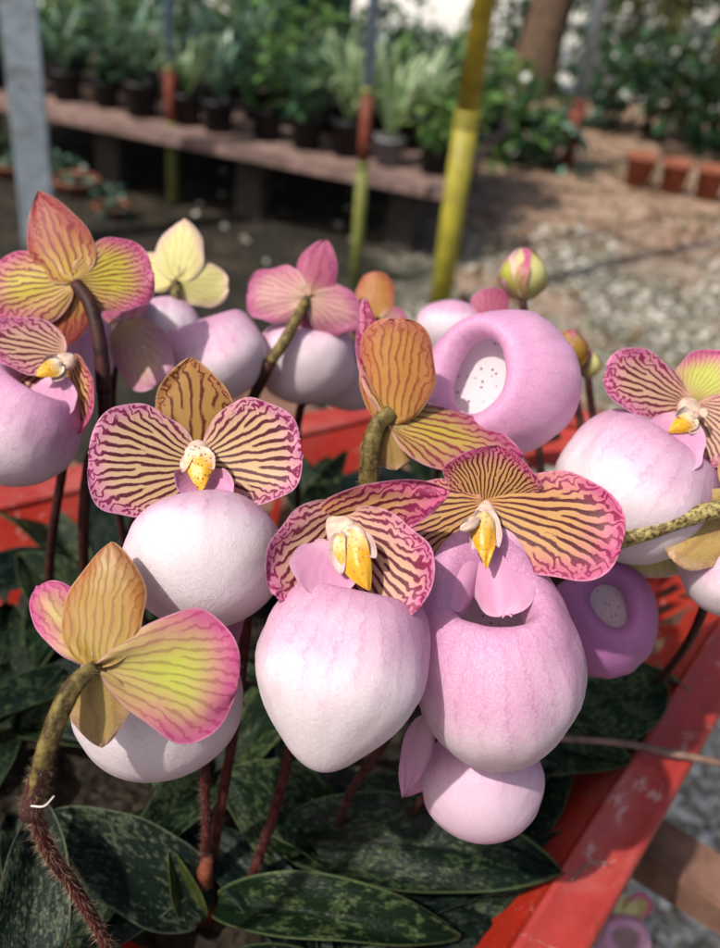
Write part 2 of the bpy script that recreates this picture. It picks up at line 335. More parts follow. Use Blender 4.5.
# ------------------------------------------------------------------ petals, pouches, stems
def shape(kind, u):
    if kind == 'round': w = u ** .5 * (1 - u) ** .46
    elif kind == 'broad': w = u ** .42 * (1 - u) ** .34
    elif kind == 'ovate': w = u ** .5 * (1 - u) ** .72
    elif kind == 'pointed': w = u ** .55 * (1 - u) ** .95
    elif kind == 'obovate': w = u ** .85 * (1 - u) ** .42
    elif kind == 'leaf': w = (u + .03) ** .5 * (1 - u) ** .72
    elif kind == 'strap': w = (u + .1) ** .25 * (1 - u) ** .45
    return w
_us = np.linspace(0, 1, 400)
def petal(root, name, b, t, wpx, n, mats, kind='round', cup=0.0, bend=0.0, ruf=0.0, sag=0.0, th=.0004, nu=34, nv=26, metric=False, skew=0.0, twist=0.0, rk=9, label=None, world=False, flip=False):
    """one petal / sepal / leaf: base b and tip t as (px, py, depth) or world points, width in photo px, n its face direction"""
    B = Vector(b) if world else W(*b); T = Vector(t) if world else W(*t)
    A = T - B; L = A.length; a = A.normalized()
    nn = Vector(n); bb = nn.cross(a).normalized(); nn = a.cross(bb).normalized()
    wid = wpx if metric else wpx * (depth(B) + depth(T)) / 2 / FP
    s = np.linspace(0, 1, nu); u = (1 - np.cos(np.pi * s)) / 2; u = .003 + u * .994
    wmax = shape(kind, _us).max(); w = shape(kind, 1 - u if flip else u) / wmax * wid / 2
    v = np.sin(np.linspace(-1, 1, nv) * math.pi / 2)
    U, Vv = np.meshgrid(u, v, indexing='ij'); Wd = w[:, None] * Vv
    X = U * L; Y = Wd + skew * L * U * (1 - U) * 4 * .25
    sd = rng.random() * 20
    # distance to the margin, measured on the outline
    ow = shape(kind, 1 - _us if flip else _us) / wmax * wid / 2; ox = np.concatenate([_us * L, _us * L]); oy = np.concatenate([ow, -ow])
    e = np.sqrt(((X.ravel()[:, None] - ox) ** 2 + (Wd.ravel()[:, None] - oy) ** 2).min(1)).reshape(X.shape) / L
    ang = np.arctan2(Wd, X + .15 * L)
    Z = cup * L * np.abs(Wd / (wid / 2)) ** (1.25 if kind == 'leaf' else 2) * (.35 + .65 * U) + bend * L * U ** 2 + sag * L * 4 * U * (1 - U)
    Z = Z + ruf * L * np.clip(1 - e / .22, 0, 1) ** 1.5 * np.sin(ang * rk + sd) + .020 * L * np.sin(3.6 * U + 2.6 * Vv + sd) + .010 * L * np.sin(9 * U * (1 + .3 * Vv) + 5 * Vv + sd * 2) * np.clip(1 - e / .3, 0, 1)
    Y = Y + Wd * (.05 * np.sin(6.5 * U + sd + 2.2 * Vv) + .025 * np.sin(15 * U + sd * 3 + 3 * Vv))
    if twist:
        Y2 = Y * np.cos(twist * U) - Z * np.sin(twist * U); Z = Y * np.sin(twist * U) + Z * np.cos(twist * U); Y = Y2
    P = np.array(B)[None, None] + X[..., None] * np.array(a) + Y[..., None] * np.array(bb) + Z[..., None] * np.array(nn)
    du = np.gradient(P, axis=0); dv = np.gradient(P, axis=1); nr = np.cross(du, dv); nr /= np.linalg.norm(nr, axis=2, keepdims=True) + 1e-12
    tk = th * np.clip(e / .03, .25, 1)
    Q = P - nr * tk[..., None]
    idx = np.arange(nu * nv).reshape(nu, nv); q = idx + nu * nv
    f1 = np.stack([idx[:-1, :-1], idx[1:, :-1], idx[1:, 1:], idx[:-1, 1:]], -1).reshape(-1, 4)
    f2 = np.stack([q[:-1, :-1], q[:-1, 1:], q[1:, 1:], q[1:, :-1]], -1).reshape(-1, 4)
    loop = np.concatenate([idx[0, :], idx[1:, -1], idx[-1, -2::-1], idx[-2:0:-1, 0]])
    l2 = np.roll(loop, -1); f3 = np.stack([loop, l2, l2 + nu * nv, loop + nu * nv], -1)
    F = np.concatenate([f1, f2, f3]); mi = np.concatenate([np.zeros(len(f1)), np.ones(len(f2)), np.zeros(len(f3))]).astype(int)
    pc = np.stack([X / L, Wd / L, np.full_like(X, sd)], -1).reshape(-1, 3)
    o = obj(name, np.concatenate([P.reshape(-1, 3), Q.reshape(-1, 3)]), F, list(mats), root, mi,
            {'pc': np.concatenate([pc, pc]), 'edge': np.concatenate([e.ravel()] * 2)})
    if label: o['label'] = label
    return o

def pouch(root, c, r, axis, front, mat, op=.42, sh=.18, tap=.0, flat=0.0, wr=.026, name='pouch', back=0.0, lift=0.0, shallow=False):
    """inflated slipper lip: a bellied shell whose rolled rim leaves an opening at the axis end"""
    C0 = W(*c); sc = c[2] / FP
    z = Vector(axis).normalized(); x = Vector(front); x = (x - z * x.dot(z)).normalized(); y = z.cross(x)
    ao = math.radians(36); ca_ = lambda a: abs(math.cos(a)) ** (.88 if a > 0 else 1.0); sa_ = lambda a: math.copysign(abs(math.sin(a)) ** (.94 if a > 0 else 1.0), math.sin(a))
    outer = [(-math.pi / 2 + (ao + math.pi / 2) * i / 23) for i in range(24)]
    prof = [(ca_(a), sa_(a), i / 23) for i, a in enumerate(outer)]
    rr, zz = prof[-1][:2]; lp = lambda q: rr * (1 - q) + op * q
    roll = [(rr, zz), (lp(.25), zz + .115), (lp(.52), zz + .165), (lp(.78), zz + .13), (lp(.97), zz + .02), (lp(1.0), zz - .10), (lp(.86), zz - .20), (lp(.55), zz - .22), (lp(.2), zz - .16)]
    sp = spline([Vector((q[0], q[1], 0)) for q in roll], 34)
    prof += [(p.x, p.y, 1 + .35 * (i + 1) / 33) for i, p in enumerate(sp[1:])]
    prof += [(max(ca_(a) * .972, .003), sa_(a) * .972, 1.36 + .64 * q / 19) for q, a in enumerate([outer[0] + (ao - .30 - outer[0]) * (1 - q / 19) for q in range(20)])]
    if shallow:  # inside raised to a shallow bowl so it catches light and looks pale
        r1, z1 = prof[-21][:2]; prof = prof[:-20] + [(r1 * math.cos(q * math.pi / 38), z1 - .30 * math.sin(q * math.pi / 38), 1.36 + .03 * q) for q in range(1, 20)]
    n = 72; V = []; pt = []; pc = []; sd = rng.random() * 50
    ph = rng.random() * 6; fur = [(rng.uniform(-2.2, 2.2), rng.uniform(.10, .22), rng.uniform(.012, .034)) for _ in range(4)]
    for (rad, h, t) in prof:
        rad = max(rad, .004)
        k = max(0, min(1, (h + .2) / 1.0)); k = k * k * (3 - 2 * k)
        for i in range(n):
            th = 2 * math.pi * i / n
            R = rad * (1 - tap * max(0, -h) ** 1.3) * (1 + .13 * max(0, min(1, (t - .96) * 5, (1.34 - t) * 9)) * math.cos(2 * th + ph) + .05 * max(0, min(1, (t - .96) * 5, (1.34 - t) * 9)) * math.cos(3 * th + 2 * ph))
            if True:
                w1 = noise.noise(Vector((math.cos(th) * 1.4 * R + sd, math.sin(th) * 1.4 * R, h * 1.4)))
                w2 = noise.noise(Vector((math.cos(th) * 4 * R + sd, math.sin(th) * 4 * R, h * 3)))
                for fa, fw, fd in fur:
                    dth = (th - fa + math.pi) % (2 * math.pi) - math.pi + .25 * h; R *= 1 - fd * math.exp(-(dth / fw) ** 2) * max(0, 1 - abs(h - .1))
                R *= 1 + wr * 2.2 * w1 + wr * .9 * w2 + wr * .10 * math.sin(9 * th + ph) * max(0, h + .2)
            lx = R * math.cos(th) - sh * k + (.10 * (1 - h * h) if math.cos(th) > 0 else -back * (1 - h * h)) * math.cos(th) * rad
            ly = R * math.sin(th); lz = h * (1 - flat * max(0, h)) + lift * k * max(0, -math.cos(th))
            V.append(C0 + sc * (lx * r[0] * x + ly * r[1] * y + lz * r[2] * z)); pt.append(t); pc.append((lx + 0, ly, lz))
    m = len(prof); I = np.arange(m * n).reshape(m, n); J = np.roll(I, -1, 1)
    F = np.stack([I[:-1], J[:-1], J[1:], I[1:]], -1).reshape(-1, 4)
    pc = np.array(pc) + np.array([0, 0, 0])
    return obj(name, V, F, mat, root, None, {'pt': pt, 'pc': pc})

def blob(root, name, b, t, wpx, n, mat, thick=.5, bulge=.0):
    """small waxy body (staminode, column): an egg along b-t, flattened along n"""
    B = W(*b); T = W(*t); A = T - B; L = A.length; a = A.normalized(); bb = Vector(n).cross(a).normalized(); nn = a.cross(bb)
    w = wpx * b[2] / FP / 2; V = []; pc = []; nu, nv = 18, 20; sd = rng.random() * 9
    for i in range(nu):
        u = (1 - math.cos(math.pi * (i / (nu - 1)))) / 2; rr = w * (max(u * (1 - u), 1e-5) ** .5 * 2) * (.75 + .5 * math.sin(math.pi * u * .9))
        for j in range(nv):
            q = 2 * math.pi * j / nv; g = 1 + .16 * noise.noise(Vector((math.cos(q) * 2, math.sin(q) * 2, u * 5 + sd)))
            fold = 1 - .3 * math.exp(-(math.cos(q) / .3) ** 2) * (math.sin(q) > 0)
            V.append(B + a * u * L + bb * rr * math.cos(q) * g + nn * rr * thick * math.sin(q) * g * fold + nn * bulge * L * math.sin(math.pi * u))
            pc.append((u, math.cos(q) * .5, sd))
    F = [(i * nv + j, i * nv + (j + 1) % nv, (i + 1) * nv + (j + 1) % nv, (i + 1) * nv + j) for i in range(nu - 1) for j in range(nv)]
    return obj(name, V, F, mat, root, None, {'pc': pc})

def stem(root, name, pts, r0, r1, mat, hair=None, nh=0, hl=.0035, nseg=26, ridge=0.0, swell=0.0):
    P = spline(pts, nseg); rad = [r0 + (r1 - r0) * i / (nseg - 1) + swell * math.sin(math.pi * i / (nseg - 1)) for i in range(nseg)]
    for i in range(nseg): rad[i] *= 1 + .06 * noise.noise(Vector((i * .7, r0 * 1000, 3.3)))
    V, F = tube_geo(P, rad, 14)
    if ridge:
        for i in range(nseg):
            for k in range(14):
                V[i * 14 + k] = P[i] + (V[i * 14 + k] - P[i]) * (1 + ridge * math.cos(k / 14 * 2 * math.pi * 3.5))
    mi = [0] * len(F); V = list(V); F = list(F)
    if hair:
        for _ in range(nh):
            i = random.randrange(nseg - 1); f = random.random(); p = P[i].lerp(P[i + 1], f); t = (P[i + 1] - P[i]).normalized()
            d = Vector((random.gauss(0, 1), random.gauss(0, 1), random.gauss(0, 1))); d = (d - t * d.dot(t)).normalized()
            q = p + d * rad[i] * .95; w = t.cross(d) * .000045
            e = q + (d + t * random.uniform(-.5, .5)) * hl * random.uniform(.4, 1.1) + Vector((random.gauss(0, 1), random.gauss(0, 1), random.gauss(0, 1))) * hl * .15
            k = len(V); V += [q - w, q + w, e]; F.append((k, k + 1, k + 2)); mi.append(1)
    return obj(name, V, F, [mat, hair or mat], root, mi)

def shield(root, b, t, wpx, n, mat):
    o = petal(root, 'staminode', b, t, wpx, n, (mat, mat), 'obovate', cup=-.20, sag=.10, bend=-.12, th=.0010, nu=22, nv=20, ruf=.04, rk=4, flip=True)
    return o
WING = petal_mat('column_wing_ivory', (.62, .46, .38), (.74, .66, .55), (.72, .50, .50), (.45, .12, .18), (.45, .12, .18), K=30, amt=.25, mw=.16, duty=.4, speck=.5, tr=.3)
def wings(root, b, t, wpx, n, sp):
    b, t = Vector(b), Vector(t); sx = Vector(((t - b).y, -(t - b).x, 0)).normalized()
    for q in (-1, 1):
        petal(root, 'column_wing', tuple(b + Vector((0, 0, .001)) + sx * q * sp * .25), tuple(b.lerp(t, .62) + sx * q * sp), wpx, Vector(n) + RV * (.35 * q), (WING, WING), 'ovate', cup=.28, sag=-.10, ruf=.07, rk=5, nu=18, nv=16)
SOIL = .735
def orchid(label, basepx):
    b = G(basepx[0], basepx[1], SOIL) if len(basepx) == 2 else Vector(basepx)
    return thing('slipper_orchid', b, label, 'orchid', 'slipper orchids in the red tray'), b
def leafz(root, b, t, zb, zt, w, mat, zdir=(0, 0, 1), **kw):
    """leaf over the soil: ends given by photo pixel and height above datum, width in metres"""
    kw.setdefault('kind', 'leaf'); kw.setdefault('cup', .11); kw.setdefault('sag', .05); kw.setdefault('ruf', .022); kw.setdefault('rk', 5)
    return petal(root, 'leaf', G(b[0], b[1], zb), G(t[0], t[1], zt), w * .80, zdir, (mat, LFB), metric=True, world=True, th=.0012, nu=40, nv=22, **kw)

FACE = D(0, .1, 1)
# ---- 1: facing the camera, left of centre
o, b0 = orchid('orchid with round white-pink pouch and boldly striped petals, facing the camera above the bent-stem bloom', (205, 900))
petal(o, 'dorsal_sepal', (196, 470, .408), (191, 357, .402), 84, D(0, .15, 1), (SF1, SB1), 'ovate', cup=.05, bend=.03)
petal(o, 'petal', (196, 466, .404), (88, 460, .392), 114, D(.15, .05, 1), (PF1, PB1), 'broad', cup=.05, bend=.04, ruf=.02, skew=-.02)
petal(o, 'petal', (200, 462, .404), (303, 447, .392), 106, D(-.15, .05, 1), (PF1, PB1), 'broad', cup=.05, bend=.04, ruf=.02, skew=.02)
petal(o, 'synsepal', (205, 480, .420), (228, 660, .41), 62, D(0, 0, -1), (SYNP, SYNP), 'ovate', cup=.1)
pouch(o, (204, 557, .388), (78, 80, 69), D(0, .80, -.6), D(0, .6, .8), PW, op=.40, sh=.18, wr=.018)
petal(o, 'lip_lobe', (196, 478, .398), (180, 492, .382), 34, D(.4, .5, .8), (LOBE, LOBE), 'broad', cup=.25)
petal(o, 'lip_lobe', (204, 478, .398), (232, 492, .382), 30, D(-.4, .5, .8), (LOBE, LOBE), 'broad', cup=.25)
blob(o, 'column', (197, 440, .399), (197, 464, .391), 20, FACE, COLM, .7)
shield(o, (197, 446, .390), (201, 490, .380), 28, FACE, ST1)
blob(o, 'pollen_cap', (192, 464, .389), (180, 468, .386), 10, FACE, COLM, .8)
wings(o, (196, 446, .391), (200, 488, .380), 15, FACE, 15)
stem(o, 'flower_stem', [b0, W(222, 800, .495), W(238, 700, .47), W(247, 600, .44), W(236, 520, .425), W(205, 468, .412)], .0030, .0025, STM, HAIR, 900)
leafz(o, (215, 905), (462, 934), .765, .775, .042, LF3, bend=-.02, sag=.12, zdir=(0, -.35, 1))
leafz(o, (196, 922), (168, 848), .745, .79, .020, LF5, sag=.1, cup=.22, zdir=D(.3, .2, 1))

# ---- 2: front centre, white pouch turned to the left, striped petal on its right
o, b0 = orchid('orchid with the big white pouch at front centre and a dark striped petal beside it', (240, 905))
petal(o, 'dorsal_sepal', (316, 524, .372), (450, 490, .354), 62, D(.05, -.30, .9), (PF2, SB1), 'ovate', cup=.12, bend=.03, sag=-.04)
petal(o, 'petal', (338, 522, .370), (418, 612, .350), 112, D(-.35, .05, 1), (PF3, PB3), 'broad', cup=.10, bend=.05, ruf=.02)
petal(o, 'petal', (346, 510, .374), (276, 598, .350), 92, D(.62, .30, .62), (PF3, PB1), 'round', cup=.05, bend=.02, ruf=.03)
pouch(o, (340, 668, .356), (82, 89, 102), D(.20, .95, -.14), D(-.25, .15, .95), PW, op=.42, sh=.20, tap=.36, lift=.15)
petal(o, 'lip_lobe', (330, 540, .366), (318, 596, .345), 66, D(.1, .3, 1), (LOBE, LOBE), 'broad', cup=.14)
petal(o, 'synsepal', (345, 560, .385), (370, 735, .38), 66, D(0, 0, -1), (SYNP, SYNP), 'ovate')
blob(o, 'column', (328, 518, .366), (358, 548, .354), 25, D(-.2, .3, 1), COLM, .7)
shield(o, (344, 532, .353), (366, 588, .342), 36, D(-.25, .2, 1), ST2)
blob(o, 'pollen_cap', (342, 528, .356), (366, 538, .351), 14, D(-.25, .2, 1), COLM, .7)
wings(o, (344, 530, .354), (366, 588, .342), 22, D(-.25, .2, 1), 20)
stem(o, 'flower_stem', [b0, W(262, 850, .505), W(283, 780, .475), W(300, 690, .44), W(305, 600, .40), W(322, 530, .374)], .0029, .0024, STM, HAIR, 900)
leafz(o, (285, 838), (565, 872), .765, .785, .066, LF1, sag=.06, zdir=(0, -.25, 1))

# ---- 3: right of centre, looks down into its opening
o, b0 = orchid('orchid with mauve-pink pouch showing its spotted crescent opening under a wide golden striped petal', (330, 850))
petal(o, 'dorsal_sepal', (486, 505, .398), (497, 444, .388), 96, D(0, .2, 1), (PF2, SB2), 'ovate', cup=.05, bend=.05)
petal(o, 'petal', (482, 505, .395), (622, 545, .375), 112, D(-.05, .35, 1), (PF2, PB2), 'broad', cup=-.05, bend=-.03, ruf=.02, skew=.12)
petal(o, 'petal', (486, 505, .395), (405, 545, .392), 96, D(.15, .2, 1), (PF2, PB2), 'broad', cup=-.05, ruf=.02)
pouch(o, (497, 674, .388), (84, 86, 107), D(-.10, .90, .43), D(.1, -.4, .9), PL, op=.37, sh=.10, tap=.18, lift=.52)
petal(o, 'lip_lobe', (477, 528, .386), (456, 612, .376), 50, D(.40, .2, 1), (LOBE, LOBE), 'broad', cup=-.24, th=.0016)
petal(o, 'lip_lobe', (491, 528, .386), (506, 615, .372), 66, D(-.35, .2, 1), (LOBE, LOBE), 'broad', cup=-.24, th=.0016)
petal(o, 'synsepal', (428, 715, .408), (402, 798, .400), 32, D(0, 0, -1), (SYNP, SYNP), 'pointed', cup=.1)
blob(o, 'column', (486, 500, .388), (486, 540, .379), 20, FACE, COLM, .7)
shield(o, (483, 512, .378), (487, 566, .368), 24, FACE, ST2)
blob(o, 'pollen_cap', (480, 518, .374), (460, 530, .370), 11, FACE, COLM, .8)
wings(o, (484, 510, .379), (487, 572, .367), 14, FACE, 13)
stem(o, 'flower_stem', [b0, W(352, 790, .50), W(385, 740, .47), W(430, 640, .44), W(455, 540, .415), W(484, 505, .40)], .0027, .0024, STD, HAIR, 500)
leafz(o, (400, 895), (598, 912), .752, .762, .040, LF1, sag=.04, zdir=(0, -.3, 1))
leafz(o, (330, 850), (225, 772), .748, .795, .075, LF3, sag=.06, zdir=(.1, -.5, 1))

# ---- 3b: lilac pouch hanging below and behind
o, b0 = orchid('orchid whose plain lilac pouch hangs lowest, half hidden below the pouch with the crescent opening', (400, 830))
pouch(o, (482, 784, .425), (60, 62, 56), D(0, .8, -.55), D(0, .5, .8), PP, op=.4, sh=.15, tap=.05)
petal(o, 'synsepal', (470, 735, .435), (404, 797, .42), 34, D(-.2, .1, 1), (SYNP, SYNP), 'pointed', cup=.1)
petal(o, 'petal', (480, 712, .43), (440, 690, .44), 60, D(.1, .2, 1), (PF3, PB3), 'broad', cup=.08)
petal(o, 'petal', (485, 712, .43), (540, 690, .44), 60, D(-.1, .2, 1), (PF3, PB3), 'broad', cup=.08)
petal(o, 'dorsal_sepal', (482, 710, .43), (482, 655, .445), 52, D(0, .2, 1), (SF2, SB2), 'ovate', cup=.05)
stem(o, 'flower_stem', [b0, W(425, 795, .49), W(450, 740, .46), W(482, 712, .435)], .0025, .0022, STD)
leafz(o, (410, 835), (560, 770), .75, .80, .05, LF4, sag=.08)

# ---- 4: lower left, seen from behind, on a hairy bent stem
base4 = W(118, 985, .43)
o, b0 = orchid('orchid seen from behind at lower left, ochre sepal and yellow-green petals, hairy kinked stem', (base4.x, base4.y, base4.z))
petal(o, 'dorsal_sepal', (97, 668, .338), (110, 541, .350), 84, D(.05, -.1, -1), (SF1, SB1), 'ovate', cup=.10, bend=.05, th=.0009)
petal(o, 'petal', (94, 668, .340), (36, 582, .355), 54, D(-.4, .1, -1), (PF3, PB1), 'obovate', cup=.10, bend=.06, ruf=.05)
petal(o, 'petal', (96, 664, .338), (238, 686, .346), 128, D(.10, -.1, -1), (PF3, PB1), 'obovate', cup=.05, bend=.04, ruf=.04, skew=-.06)
petal(o, 'synsepal', (92, 670, .337), (102, 748, .342), 62, D(0, -.2, -1), (SF1, SYN), 'ovate', cup=.10, bend=.02)
pouch(o, (158, 700, .398), (78, 86, 78), D(-.2, .80, -.35), D(.1, .4, .9), PW, op=.38, sh=.1)
blob(o, 'column', (97, 668, .343), (130, 672, .36), 24, FACE, COLM, .8)
stem(o, 'ovary', [W(34, 800, .330), W(42, 762, .326), W(60, 710, .326), W(76, 682, .331), W(94, 667, .337)], .0031, .0028, OVG, HAIRG, 900, .0026, ridge=.16, swell=.0006)
stem(o, 'bract', [W(30, 818, .3305), W(34, 795, .3295), (W(43, 765, .3265))], .0038, .0039, STD, HAIRG, 200, .0022)
stem(o, 'flower_stem', [b0, W(104, 940, .40), W(74, 888, .375), W(48, 850, .35), W(36, 815, .335), W(33, 800, .330)], .0026, .0030, STM, HAIR, 1500, .0040)
stem(o, 'thread', [W(31, 806, .3255), W(44, 806, .3235), W(54, 796, .3255)], .0003, .0002, TAGM)
leafz(o, (205, 915), (50, 812), .755, .80, .058, LF2, sag=.10, zdir=(.1, -.45, 1))
leafz(o, (20, 1010), (42, 800), .79, .82, .042, LF2, sag=.06, zdir=(.4, -.5, 1))

st_b = G(198, 905, SOIL)
o = thing('flower_stalk', st_b, 'bare hairy maroon stalk rising straight behind the ochre-sepalled bloom, leftmost of three stalks', 'flower stalk')
stem(o, 'flower_stem', [st_b, W(206, 840, .50), W(205, 770, .475), W(212, 690, .45)], .0027, .0022, STM, HAIR, 700)
stem(o, 'sheath', [st_b + Vector((.004, 0, -.01)), W(204, 880, .512), W(208, 858, .505)], .0075, .0030, stem_mat('sheath_red_brown', (.05, .012, .008), (.20, .06, .03)))
# ---- 5: upper centre from behind, big open pink pouch to the right
o, b0 = orchid('orchid turned away, its orange speckled sepal before a pink pouch with pale open mouth', (300, 760))
petal(o, 'dorsal_sepal', (393, 424, .425), (398, 318, .418), 78, D(.1, -.1, -1), (SF2, SB2), 'broad', cup=.12, bend=.04, th=.0010)
petal(o, 'petal', (390, 420, .425), (364, 298, .432), 44, D(-.6, 0, -.8), (PF2, PB2), 'pointed', cup=.1)
petal(o, 'petal', (388, 418, .424), (528, 452, .432), 84, D(.05, -.55, -.8), (PF2, PB2), 'ovate', cup=.16, bend=.05, ruf=.03)
petal(o, 'synsepal', (390, 425, .424), (395, 470, .43), 60, D(0, -.2, -1), (SF2, SYN), 'ovate', cup=.1)
pouch(o, (502, 384, .468), (72, 74, 74), D(-.50, .12, .78), D(.75, .25, .2), PP, op=.44, sh=.10, shallow=True)
blob(o, 'column', (395, 420, .43), (436, 410, .45), 26, FACE, COLM, .8)
stem(o, 'ovary', [W(368, 485, .428), W(370, 450, .423), W(378, 425, .422), W(391, 412, .424)], .0046, .0040, OVG, HAIRG, 700, .003, ridge=.1)
stem(o, 'flower_stem', [b0, W(320, 690, .50), W(345, 600, .465), W(360, 530, .44), W(368, 485, .428)], .0030, .0036, STM, HAIR, 300)
leafz(o, (305, 760), (300, 700), .76, .80, .05, LF4)

# ---- 6: top left from behind, red sepal, yellow at its base
o, b0 = orchid('orchid from behind at top left with tall pointed reddish sepal above two yellow netted petals', (98, 640))
petal(o, 'dorsal_sepal', (74, 282, .472), (37, 189, .478), 66, D(0, -.1, -1), (SF2, SB3), 'pointed', cup=.12, bend=.03)
petal(o, 'petal', (74, 280, .472), (-18, 292, .480), 78, D(-.15, -.1, -1), (PF3, PB2), 'broad', cup=.10, ruf=.03)
petal(o, 'petal', (74, 280, .472), (152, 268, .484), 80, D(.15, -.1, -1), (PF3, PB2), 'broad', cup=.12, ruf=.03)
petal(o, 'synsepal', (75, 282, .474), (52, 352, .485), 52, D(0, -.2, -1), (SF2, SB3), 'ovate', cup=.1)
pouch(o, (58, 352, .53), (52, 58, 54), D(0, .7, .5), D(0, .4, -.9), PL)
stem(o, 'ovary', [W(104, 392, .470), W(100, 345, .466), W(90, 305, .467), W(76, 284, .471)], .0040, .0034, STD, HAIR, 200, .002)
stem(o, 'flower_stem', [b0, W(84, 560, .55), W(88, 470, .51), W(104, 430, .48), W(104, 392, .470)], .0030, .0036, STD)
leafz(o, (98, 640), (15, 555), .75, .80, .07, LF3)

# ---- 7: left edge, face on, pink pouch running out of the picture
o, b0 = orchid('orchid at the left edge with yellow shield over a cut-off lilac pouch', (50, 660))
petal(o, 'dorsal_sepal', (66, 352, .462), (-25, 338, .450), 62, D(.1, .3, 1), (PF3, PB3), 'ovate', cup=.08, bend=.04)
petal(o, 'petal', (68, 358, .462), (82, 432, .447), 64, D(-.55, .1, .8), (PF2, PB3), 'broad', cup=.12, ruf=.03)
petal(o, 'petal', (56, 360, .464), (-40, 395, .45), 70, D(.2, .2, 1), (PF3, PB3), 'broad', cup=.08)
pouch(o, (14, 424, .450), (62, 66, 62), D(.42, .76, .12), D(-.3, -.2, .95), PL, op=.44, sh=.12, lift=.2)
petal(o, 'lip_lobe', (58, 374, .450), (42, 420, .436), 50, D(-.1, .4, 1), (LOBE, LOBE), 'broad', cup=-.15)
blob(o, 'column', (72, 354, .455), (58, 370, .446), 17, FACE, COLM, .7)
shield(o, (62, 364, .444), (36, 374, .436), 20, D(-.2, 0, 1), ST1)
wings(o, (62, 364, .445), (38, 376, .437), 14, D(-.2, 0, 1), 12)
stem(o, 'flower_stem', [b0, W(50, 560, .56), W(64, 460, .51), W(74, 390, .475), W(68, 355, .463)], .0029, .0024, STD)
leafz(o, (50, 660), (-30, 742), .75, .78, .06, LF1)

# ---- 8: pink petal behind the two dark stems
o, b0 = orchid('mostly hidden orchid with one pink and yellow petal beside the dark bent stem', (150, 640))
petal(o, 'petal', (122, 322, .52), (158, 384, .515), 62, D(-.1, -.1, 1), (PB5, PF3), 'broad', cup=-.1)
petal(o, 'dorsal_sepal', (124, 324, .53), (128, 292, .56), 50, D(0, 0, 1), (SB4, SF2), 'ovate')
pouch(o, (165, 330, .575), (34, 36, 36), D(0, .8, -.4), D(0, .4, .9), PW)
stem(o, 'flower_stem', [b0, W(120, 520, .59), W(112, 400, .545), W(122, 322, .525)], .0026, .0022, STD)
leafz(o, (150, 640), (95, 690), .76, .77, .05, LF4)

# ---- 9: pale yellow flower, white pouch below it
o, b0 = orchid('orchid with pale lemon-yellow sepal and petals from behind over a smooth white pouch', (215, 600))
petal(o, 'dorsal_sepal', (176, 282, .575), (184, 219, .585), 50, D(0, -.1, -1), (PB4, PB4), 'ovate', cup=.1)
petal(o, 'petal', (176, 282, .575), (228, 286, .585), 46, D(.1, -.1, -1), (PB4, PB4), 'broad', cup=.12, ruf=.04)
petal(o, 'petal', (175, 280, .575), (138, 262, .585), 44, D(-.1, -.1, -1), (PB4, PB4), 'broad', cup=.12, ruf=.04)
pouch(o, (217, 354, .555), (52, 50, 47), D(-.25, .8, .2), D(.4, -.2, .9), PW, op=.36, sh=.2, wr=.014)
stem(o, 'ovary', [W(180, 318, .572), W(176, 300, .570), W(176, 282, .574)], .0034, .0030, OVG)
stem(o, 'flower_stem', [b0, W(212, 500, .62), W(190, 380, .59), W(180, 318, .572)], .0028, .0030, STD)
leafz(o, (215, 600), (320, 560), .75, .80, .05, LF4)

# ---- 10: rose flower in the middle distance
o, b0 = orchid('orchid with rose-pink winged petals and dark pedicel seen from behind over two lilac pouches', (250, 590))
petal(o, 'dorsal_sepal', (308, 296, .552), (326, 239, .558), 44, D(0, -.1, -1), (SF2, SB4), 'ovate', cup=.14, bend=.04)
petal(o, 'petal', (306, 298, .552), (248, 288, .556), 62, D(-.2, -.1, -1), (PF3, PB3), 'broad', cup=.14, ruf=.05)
petal(o, 'petal', (308, 298, .552), (366, 322, .556), 52, D(.2, -.1, -1), (PF3, PB3), 'ovate', cup=.14, ruf=.05)
petal(o, 'synsepal', (306, 300, .553), (316, 345, .56), 40, D(0, -.2, -1), (SF2, SB4), 'ovate')
pouch(o, (306, 360, .585), (50, 52, 44), D(0, .75, -.3), D(0, .4, .9), PL, op=.4)
stem(o, 'ovary', [W(270, 362, .545), W(284, 342, .544), W(297, 318, .546), W(307, 298, .551)], .0034, .0026, OVG, swell=.0006)
stem(o, 'flower_stem', [b0, W(238, 500, .60), W(246, 420, .57), W(270, 362, .545)], .0028, .0036, STD)
leafz(o, (250, 590), (360, 520), .75, .79, .05, LF4)

# ---- 11: orange-brown sepal further behind
o, b0 = orchid('orchid farther back with a small plain orange-brown sepal and lilac pouch on a slanting stem', (300, 560))
petal(o, 'dorsal_sepal', (378, 318, .60), (374, 272, .605), 38, D(0, -.1, -1), (SF2, SB2), 'broad', cup=.15)
petal(o, 'petal', (380, 320, .60), (412, 328, .605), 34, D(.1, -.1, -1), (PF2, PB3), 'ovate', cup=.12)
petal(o, 'petal', (378, 320, .60), (350, 330, .605), 34, D(-.1, -.1, -1), (PF2, PB3), 'ovate', cup=.12)
pouch(o, (352, 378, .635), (38, 40, 32), D(0, .75, -.3), D(0, .4, .9), PL, op=.4)
stem(o, 'flower_stem', [b0, W(298, 420, .60), W(330, 388, .588), W(356, 358, .585), W(378, 320, .598)], .0026, .0030, STD)
leafz(o, (300, 560), (345, 450), .75, .84, .04, LF3, cup=.15)

